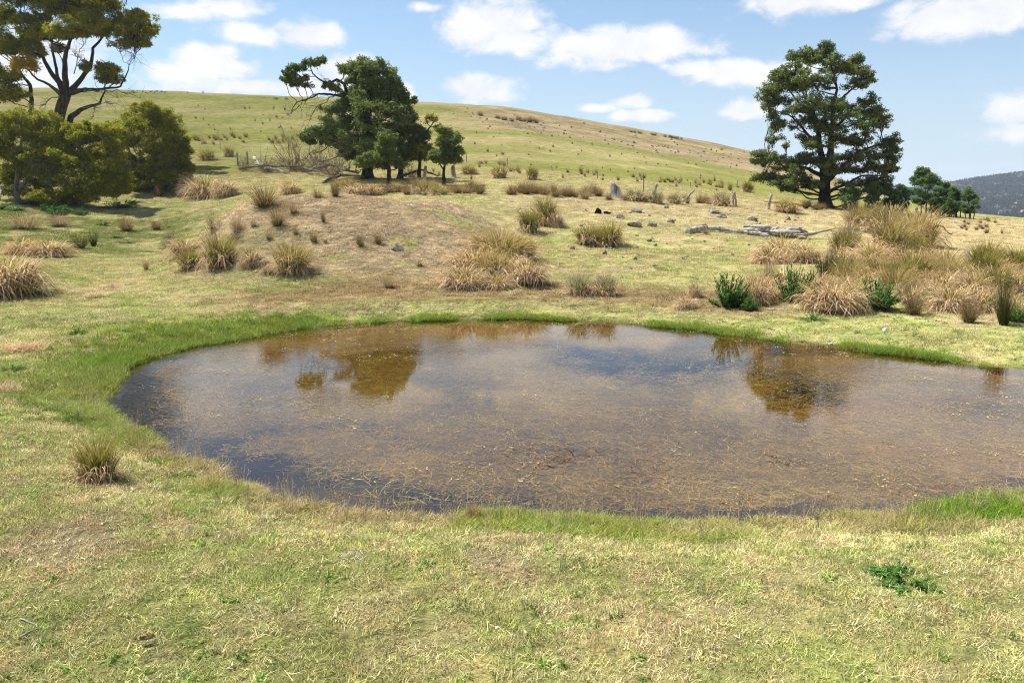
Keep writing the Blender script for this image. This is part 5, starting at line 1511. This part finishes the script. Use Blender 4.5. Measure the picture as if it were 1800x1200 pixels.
def post(px, py, top, rad, label, mat='dead_wood', Y=None, group=None, name='fence_post'):
    """a weathered split post from its foot pixel to its top pixel"""
    p = ground(px, py) if Y is None else Vector(at(px, py, Y))
    p.z = float(H([p.x], [p.y])[0])
    T = Vector(at(top[0], top[1], p.y)) - p
    mb = MB()
    r = rg(int(px * 3 + py))
    L = T.length
    P = np.array([np.array(T) * t for t in np.linspace(-.15, 1, 8)])
    P[:, :2] += r.normal(0, rad * .15, (8, 2))
    mb.tube(P, rad * (1 + r.normal(0, .08, 8)) * np.linspace(1.05, .85, 8), 6)
    tag(obj(name, mb.build(name, M[mat], False), None, p), label, 'post', group)
for a in [(418, 292, (417, 268), .09, 'left of two pale gate posts left of the middle tree'), (436, 292, (434, 266), .09, 'right of two pale gate posts left of the middle tree'),
          (745, 322, (748, 292), .16, 'grey stub post under the middle tree'), (798, 312, (796, 290), .20, 'thick grey stub right of the small round tree'),
          (1147, 347, (1154, 323), .12, 'pale post leaning right beside the stump'), (1198, 356, (1221, 334), .08, 'half fallen grey post leaning far to the right'),
          (1289, 361, (1288, 337), .07, 'left post of the crossed twin posts'), (1294, 363, (1291, 336), .07, 'right post of the crossed twin posts'), (1350, 368, (1356, 341), .11, 'grey post leaning right at the left edge of the big tree'),
          (1550, 383, (1555, 362), .08, 'slanting grey post under the right of the big tree'), (1610, 386, (1611, 364), .12, 'upright grey post in front of the saplings')]:
    post(*a)
post(1131, 338, (1132, 308), .035, 'thin dark steel post with pale tip right of the stump', 'metal')
for px, py, top in ((892, 295, 278), (1050, 315, 298), (970, 300, 290), (1214, 331, 320), (820, 285, 269), (1296, 326, 316), (1376, 338, 326), (387, 262, 248)):
    post(px, py, (px, top), .05, 'thin white fence post on the slope beyond the rushes', 'pale_wood', None, 'thin white posts of the far fence', 'white_fence_post')
# rails of the old gate
def stick(name, pts, rad, label, cat, mat='dead_wood', sides=6, twigs=0, seed=0, group=None, lift=0.0, amp=.06):
    """a branch lying on the ground through pixel points (px, py, height above ground)"""
    r = rg(seed)
    G = [ground(a[0], a[1]) + Vector((0, 0, a[2])) for a in pts]
    O = G[0].copy()
    P = np.array([np.array(g - O) for g in G])
    q = []
    for i in range(len(P) - 1):
        q.append(wander(r, P[i], P[i + 1], 6, amp)[:-1])
    q.append(P[-1:])
    q = np.concatenate(q)
    mb = MB()
    mb.tube(q, rad * np.linspace(1, .45, len(q)) * (1 + r.normal(0, .17, len(q))), sides)
    L = np.linalg.norm(P[-1] - P[0])
    for i in range(twigs):
        a = q[r.integers(1, len(q))]
        d = r.normal(0, 1, 3)
        d[2] = abs(d[2]) * .8
        b = wander(r, a, a + d * L * r.uniform(.04, .13), 5, .18)
        mb.tube(b, rad * np.linspace(.2, .05, 5), 4)
    return tag(obj(name, mb.build(name, M[mat], True), None, O), label, cat, group)
stick('fallen_log', [(1208, 411, .12), (1255, 407, .16), (1300, 411, .12), (1352, 416, .10)], .15, 'long wavy bleached log lying on the dry slope', 'log', 'pale_wood', 9, 9, 1)
def hollow_log():
    mb = MB()
    r = rg(5)
    A, B = np.array(ground(1304, 410)), np.array(ground(1426, 421))
    def at_t(t, h):
        p = (1 - t) * A + t * B
        return p + np.array([0, 0, h]) - A
    # the shell of the trunk: long split slabs round a dark hollow
    for i in range(34):
        a0 = r.uniform(0, .75)
        a1 = min(1.0, a0 + r.uniform(.12, .4))
        ph = r.uniform(-.4, math.pi + .4)
        rad = r.uniform(.22, .42)
        off = np.array([0, -math.cos(ph) * rad, math.sin(ph) * rad])
        P = wander(r, at_t(a0, .06) + off * r.uniform(.8, 1.1), at_t(a1, .06) + off * r.uniform(.8, 1.2), 7, .05)
        mb.tube(P, r.uniform(.05, .10) * np.array([.35, .8, 1, 1.05, .9, .7, .2]), 5, r.uniform())
    for i in range(16):        # broken splinters and stubs
        t = r.uniform(.3, 1)
        a = at_t(t, r.uniform(.1, .35)) + np.array([0, r.normal(0, .25), 0])
        b = a + np.array([r.normal(0, .55), r.normal(0, .3), r.uniform(.0, .42)])
        mb.tube(wander(r, a, b, 6, .12), np.linspace(.09, .02, 6), 5, r.uniform())
    tag(obj('hollow_log', mb.build('hollow_log', M['dead_wood']), None, A), 'thick broken grey log in jagged pieces at the right of the wavy log', 'log')
hollow_log()
rock(1050, 375, 18, 12, 'charred black log end on the dry slope', mat=M['char'], name='charred_log')
rock(1066, 376, 22, 8, 'flat charred log piece right of the charred log end', mat=M['char'], name='charred_log')
stick('fallen_branch', [(420, 303, .3), (470, 300, .5), (530, 303, .45), (580, 312, .25)], .14, 'long grey fallen trunk left of the middle tree', 'fallen branch', 'bark_grey', 7, 34, 3)
stick('fallen_branch', [(448, 293, .8), (475, 303, .3), (510, 306, .2)], .16, 'pale fallen limb lying across the left end of the grey trunk', 'fallen branch', 'pale_wood', 7, 10, 4)
stick('fallen_branch', [(540, 305, .2), (580, 308, .9), (630, 318, .6)], .18, 'grey fallen limb running under the dense middle tree', 'fallen branch', 'bark_grey', 7, 22, 5)
stick('fallen_branch', [(572, 322, .1), (600, 314, .3), (640, 318, .3)], .13, 'dark fallen limb curving at the foot of the middle tree', 'fallen branch', 'bark_grey', 7, 12, 6)
stick('fallen_branch', [(700, 315, .2), (740, 312, .6), (770, 316, .3)], .12, 'grey fallen limb between the middle tree and the small round tree', 'fallen branch', 'bark_grey', 6, 20, 7)
stick('fallen_branch', [(762, 322, .1), (797, 323, .1)], .1, 'dark branch lying under the small round tree', 'fallen branch', 'bark', 6, 8, 8)
for i, (px, py, w, h, lab) in enumerate([(520, 300, 90, 56, 'tallest grey heap of bare dead branches left of the dense middle tree'), (560, 302, 80, 50, 'tangled grey dead branches touching the dense middle tree'), (590, 308, 76, 40, 'low tangle of dead branches at the tree foot'), (720, 312, 60, 30, 'dead twigs right of the slender front trunk'), (430, 300, 40, 28, 'sparse dead branches by the gate posts'), (470, 303, 60, 22, 'low dead twigs along the grey fallen trunk')]):
    plant('dead', px, py, w, h, lab, name='dead_branches', cat='dead branches')
stick('fallen_branch', [(1625, 412, .3), (1645, 414, .5), (1672, 419, .2)], .07, 'dark dead branch sticking out of the right end of the gold clump', 'fallen branch', 'bark', 5, 14, 9)
stick('fallen_branch', [(1598, 400, .2), (1615, 388, .4), (1650, 394, .3)], .07, 'grey branch leaning on the post by the saplings', 'fallen branch', 'bark_grey', 5, 6, 10)
stick('dead_limb', [(0, 360, .3), (12, 345, 1.2), (34, 335, 1.6)], .07, 'bare whitish limb at the left edge under the wattle bushes', 'dead limb', 'pale_wood', 5, 14, 11)
# sticks in the foreground turf
stick('stick', [(33, 1124, .012), (50, 1116, .02), (70, 1107, .015)], .009, 'grey stick lying in the turf at the lower left corner', 'stick', 'dead_wood', 6, 0, 12, amp=.03)
stick('stick', [(36, 1090, .012), (68, 1104, .012)], .005, 'thin pale stick ending at the grey stick in the lower left', 'stick', 'pale_wood', 5, 0, 13, amp=.03)
stick('stick', [(250, 1168, .015), (290, 1152, .02)], .004, 'pale straw stick lying in the turf near the lower left', 'stick', 'pale_wood', 5, 0, 14, amp=.03)
stick('stick', [(1210, 1160, .012), (1224, 1150, .012)], .007, 'short white stick in the bottom centre turf', 'stick', 'pale_wood', 5, 0, 15, amp=.03)
stick('stick', [(95, 512, .03), (115, 512, .03)], .02, 'pale stick on the grass right of the huge left tussock', 'stick', 'pale_wood', 5, 0, 16, amp=.03)
stick('stick', [(158, 619, .03), (182, 632, .03)], .014, 'thin pale stick left of the pond on bright grass', 'stick', 'pale_wood', 5, 0, 17, amp=.03)
stick('stick', [(1350, 546, .04), (1388, 547, .03)], .02, 'pale stick under the second green weed on the right bank', 'stick', 'pale_wood', 5, 0, 18, amp=.03)
# a curled brown leaf in the turf
def curled_leaf(px, py, s, label):
    p = ground(px, py)
    u = np.linspace(-1, 1, 7)
    v = np.linspace(-1, 1, 5)
    U, Vv = np.meshgrid(u, v, indexing='ij')
    X, Yv = U * s, Vv * s * .45 * (1 - U ** 2 * .8)
    Z = .012 + s * .5 * (Vv ** 2) + s * .2 * U ** 2
    n, m = U.shape
    i, j = np.meshgrid(np.arange(n - 1), np.arange(m - 1), indexing='ij')
    F = np.stack([i * m + j, (i + 1) * m + j, (i + 1) * m + j + 1, i * m + j + 1], -1).reshape(-1, 4)
    mb = MB()
    mb.add(np.stack([X, Yv, Z], -1).reshape(-1, 3), F)
    tag(obj('dead_leaf', mb.build('dead_leaf', M['brown_wood']), None, p + Vector((0, 0, .02)), (0, 0, .5)), label, 'leaf')
curled_leaf(260, 1132, .045, 'curled brown dead leaf in the turf at the lower left')
# twig debris standing in the water
def twig_pile(px, py, w, n, label, seed):
    c = on_plane(px, py)
    r = rg(seed)
    k = c[1] / 1424.0
    mb = MB()
    for i in range(n):
        A = np.array([r.normal(0, w * k * .4), r.normal(0, .28), r.uniform(-.07, -.005)])
        a = r.uniform(0, 6.28)
        L = r.uniform(.15, .55)
        B = A + np.array([math.cos(a) * L, math.sin(a) * L * .8, r.uniform(-.03, .07)])
        mb.tube(wander(r, A, B, 6, .22), np.linspace(.006, .003, 6), 4, r.uniform())
    tag(obj('drowned_branch', mb.build('drowned_branch', M['red_twig']), None, (c[0], c[1], 0)), label, 'dead branch')
twig_pile(968, 808, 60, 34, 'reddish drowned twigs poking out of the near middle of the pond', 1)
twig_pile(1110, 800, 60, 24, 'reddish drowned twigs right of the main twig tangle in the pond', 2)
twig_pile(1010, 798, 40, 20, 'pale branching twigs linking the two reddish tangles in the pond', 3)
twig_pile(1385, 812, 36, 16, 'faint reddish twig tangle in the right half of the pond', 4)

# ------------------------------------------------------------------ far hill with its wood
def far_hill():
    nx, ny = 90, 40
    X = np.linspace(420, 2600, nx)
    Yv = np.linspace(850, 2300, ny)
    XX, YY = np.meshgrid(X, Yv, indexing='ij')
    def hz(x, y):
        px = 900 + 1424 * x / 1700.0
        crest = np.interp(px, [1250, 1500, 1660, 1720, 1800, 1900, 2100, 2400], [-50, -14, 10, 22, 37, 50, 60, 55])
        s = sstep(850, 1700, y)
        return -34 + (crest + 34) * s ** 1.25 * (1 - .5 * sstep(1750, 2300, y)) + 5 * (fbm(x * .006, y * .006, 211, 4) - .5) * s
    Z = hz(XX.ravel(), YY.ravel())
    i, j = np.meshgrid(np.arange(nx - 1), np.arange(ny - 1), indexing='ij')
    F = np.stack([i * ny + j, (i + 1) * ny + j, (i + 1) * ny + j + 1, i * ny + j + 1], -1).reshape(-1, 4)
    m, t, out = new_mat('far_hillside')
    pos = t.new('ShaderNodeNewGeometry').outputs['Position']
    n = t.noise(pos, .01, 6.0, .7)
    c = t.mix(t.smooth(n, .4, .62), (.10, .095, .05), (.30, .25, .15))
    df = t.new('ShaderNodeBsdfDiffuse', {'Color': c})
    t.l.new(df.outputs[0], out.inputs[0])
    o = obj('hill', mesh_np('hill', np.stack([XX.ravel(), YY.ravel(), Z], 1), F, None, [m], True))
    tag(o, 'distant wooded hill at the right', 'hill', kind='structure')
    r = rg(91)
    N = 15000
    x, y = r.uniform(600, 1600, N), r.uniform(1050, 1850, N)
    k = (x / y > .42) & (x / y < .78)
    x, y = x[k], y[k]
    dens = .22 + .9 * sstep(1250, 1450, y + 300 * (fbm(x * .004, y * .004, 221, 3) - .5))
    k = r.uniform(0, 1, len(x)) < dens
    x, y = x[k], y[k]
    z = hz(x, y)
    n = len(x)
    protos = []
    fm = M['grass']
    for q in range(4):
        rr = rg(950 + q)
        V, F, a = [], [], []
        cnt = 0
        for b in range(7):
            vv, ff, aa = leaf_cloud(rr, np.array([rr.normal(0, .3), rr.normal(0, .3), .55 + rr.uniform(-.15, .35)]), np.array([.4, .4, .3]), 30, .45, .3)
            V.append(vv)
            F.append(ff + cnt)
            a.append(aa)
            cnt += len(vv)
        protos.append(mesh_np('far_tree', np.concatenate(V), np.concatenate(F), {'rnd': ('FLOAT', 'POINT', np.concatenate(a) * .8), 'tt': ('FLOAT', 'POINT', np.concatenate(a))}, [fm]))
    s = r.uniform(4.5, 8, n)
    c = np.array([.035, .042, .022]) * np.exp(r.normal(0, .25, (n, 1)))
    pale = r.uniform(0, 1, (n, 1)) < .06
    c = np.where(pale, np.array([.22, .20, .17]), c)
    scatter('distant_wood', np.stack([x, y, z - .5], 1), r.uniform(0, 6.28, n), np.stack([s, s, s * 1.1], 1), c, r.integers(0, 4, n), protos, label='dark eucalypt wood covering the distant hill', cat='wood')
far_hill()

# ------------------------------------------------------------------ the air
def haze():
    X, Y0, Y1, Z0, Z1 = 2800, -2800, 2800, -45, 95
    V = [(-X, Y0, Z0), (X, Y0, Z0), (X, Y1, Z0), (-X, Y1, Z0), (-X, Y0, Z1), (X, Y0, Z1), (X, Y1, Z1), (-X, Y1, Z1)]
    F = [(3, 2, 1, 0), (4, 5, 6, 7), (0, 1, 5, 4), (1, 2, 6, 5), (2, 3, 7, 6), (3, 0, 4, 7)]
    m, t, out = new_mat('haze')
    pv = t.new('ShaderNodeVolumePrincipled', {'Color': (.66, .77, .95), 'Density': HAZE, 'Anisotropy': .2})
    t.l.new(pv.outputs[0], out.inputs['Volume'])
    tag(obj('haze', mesh_np('haze', V, [F], None, [m])), 'thin bluish summer haze over the valley', 'haze', kind='stuff')
HAZE = .00013
haze()
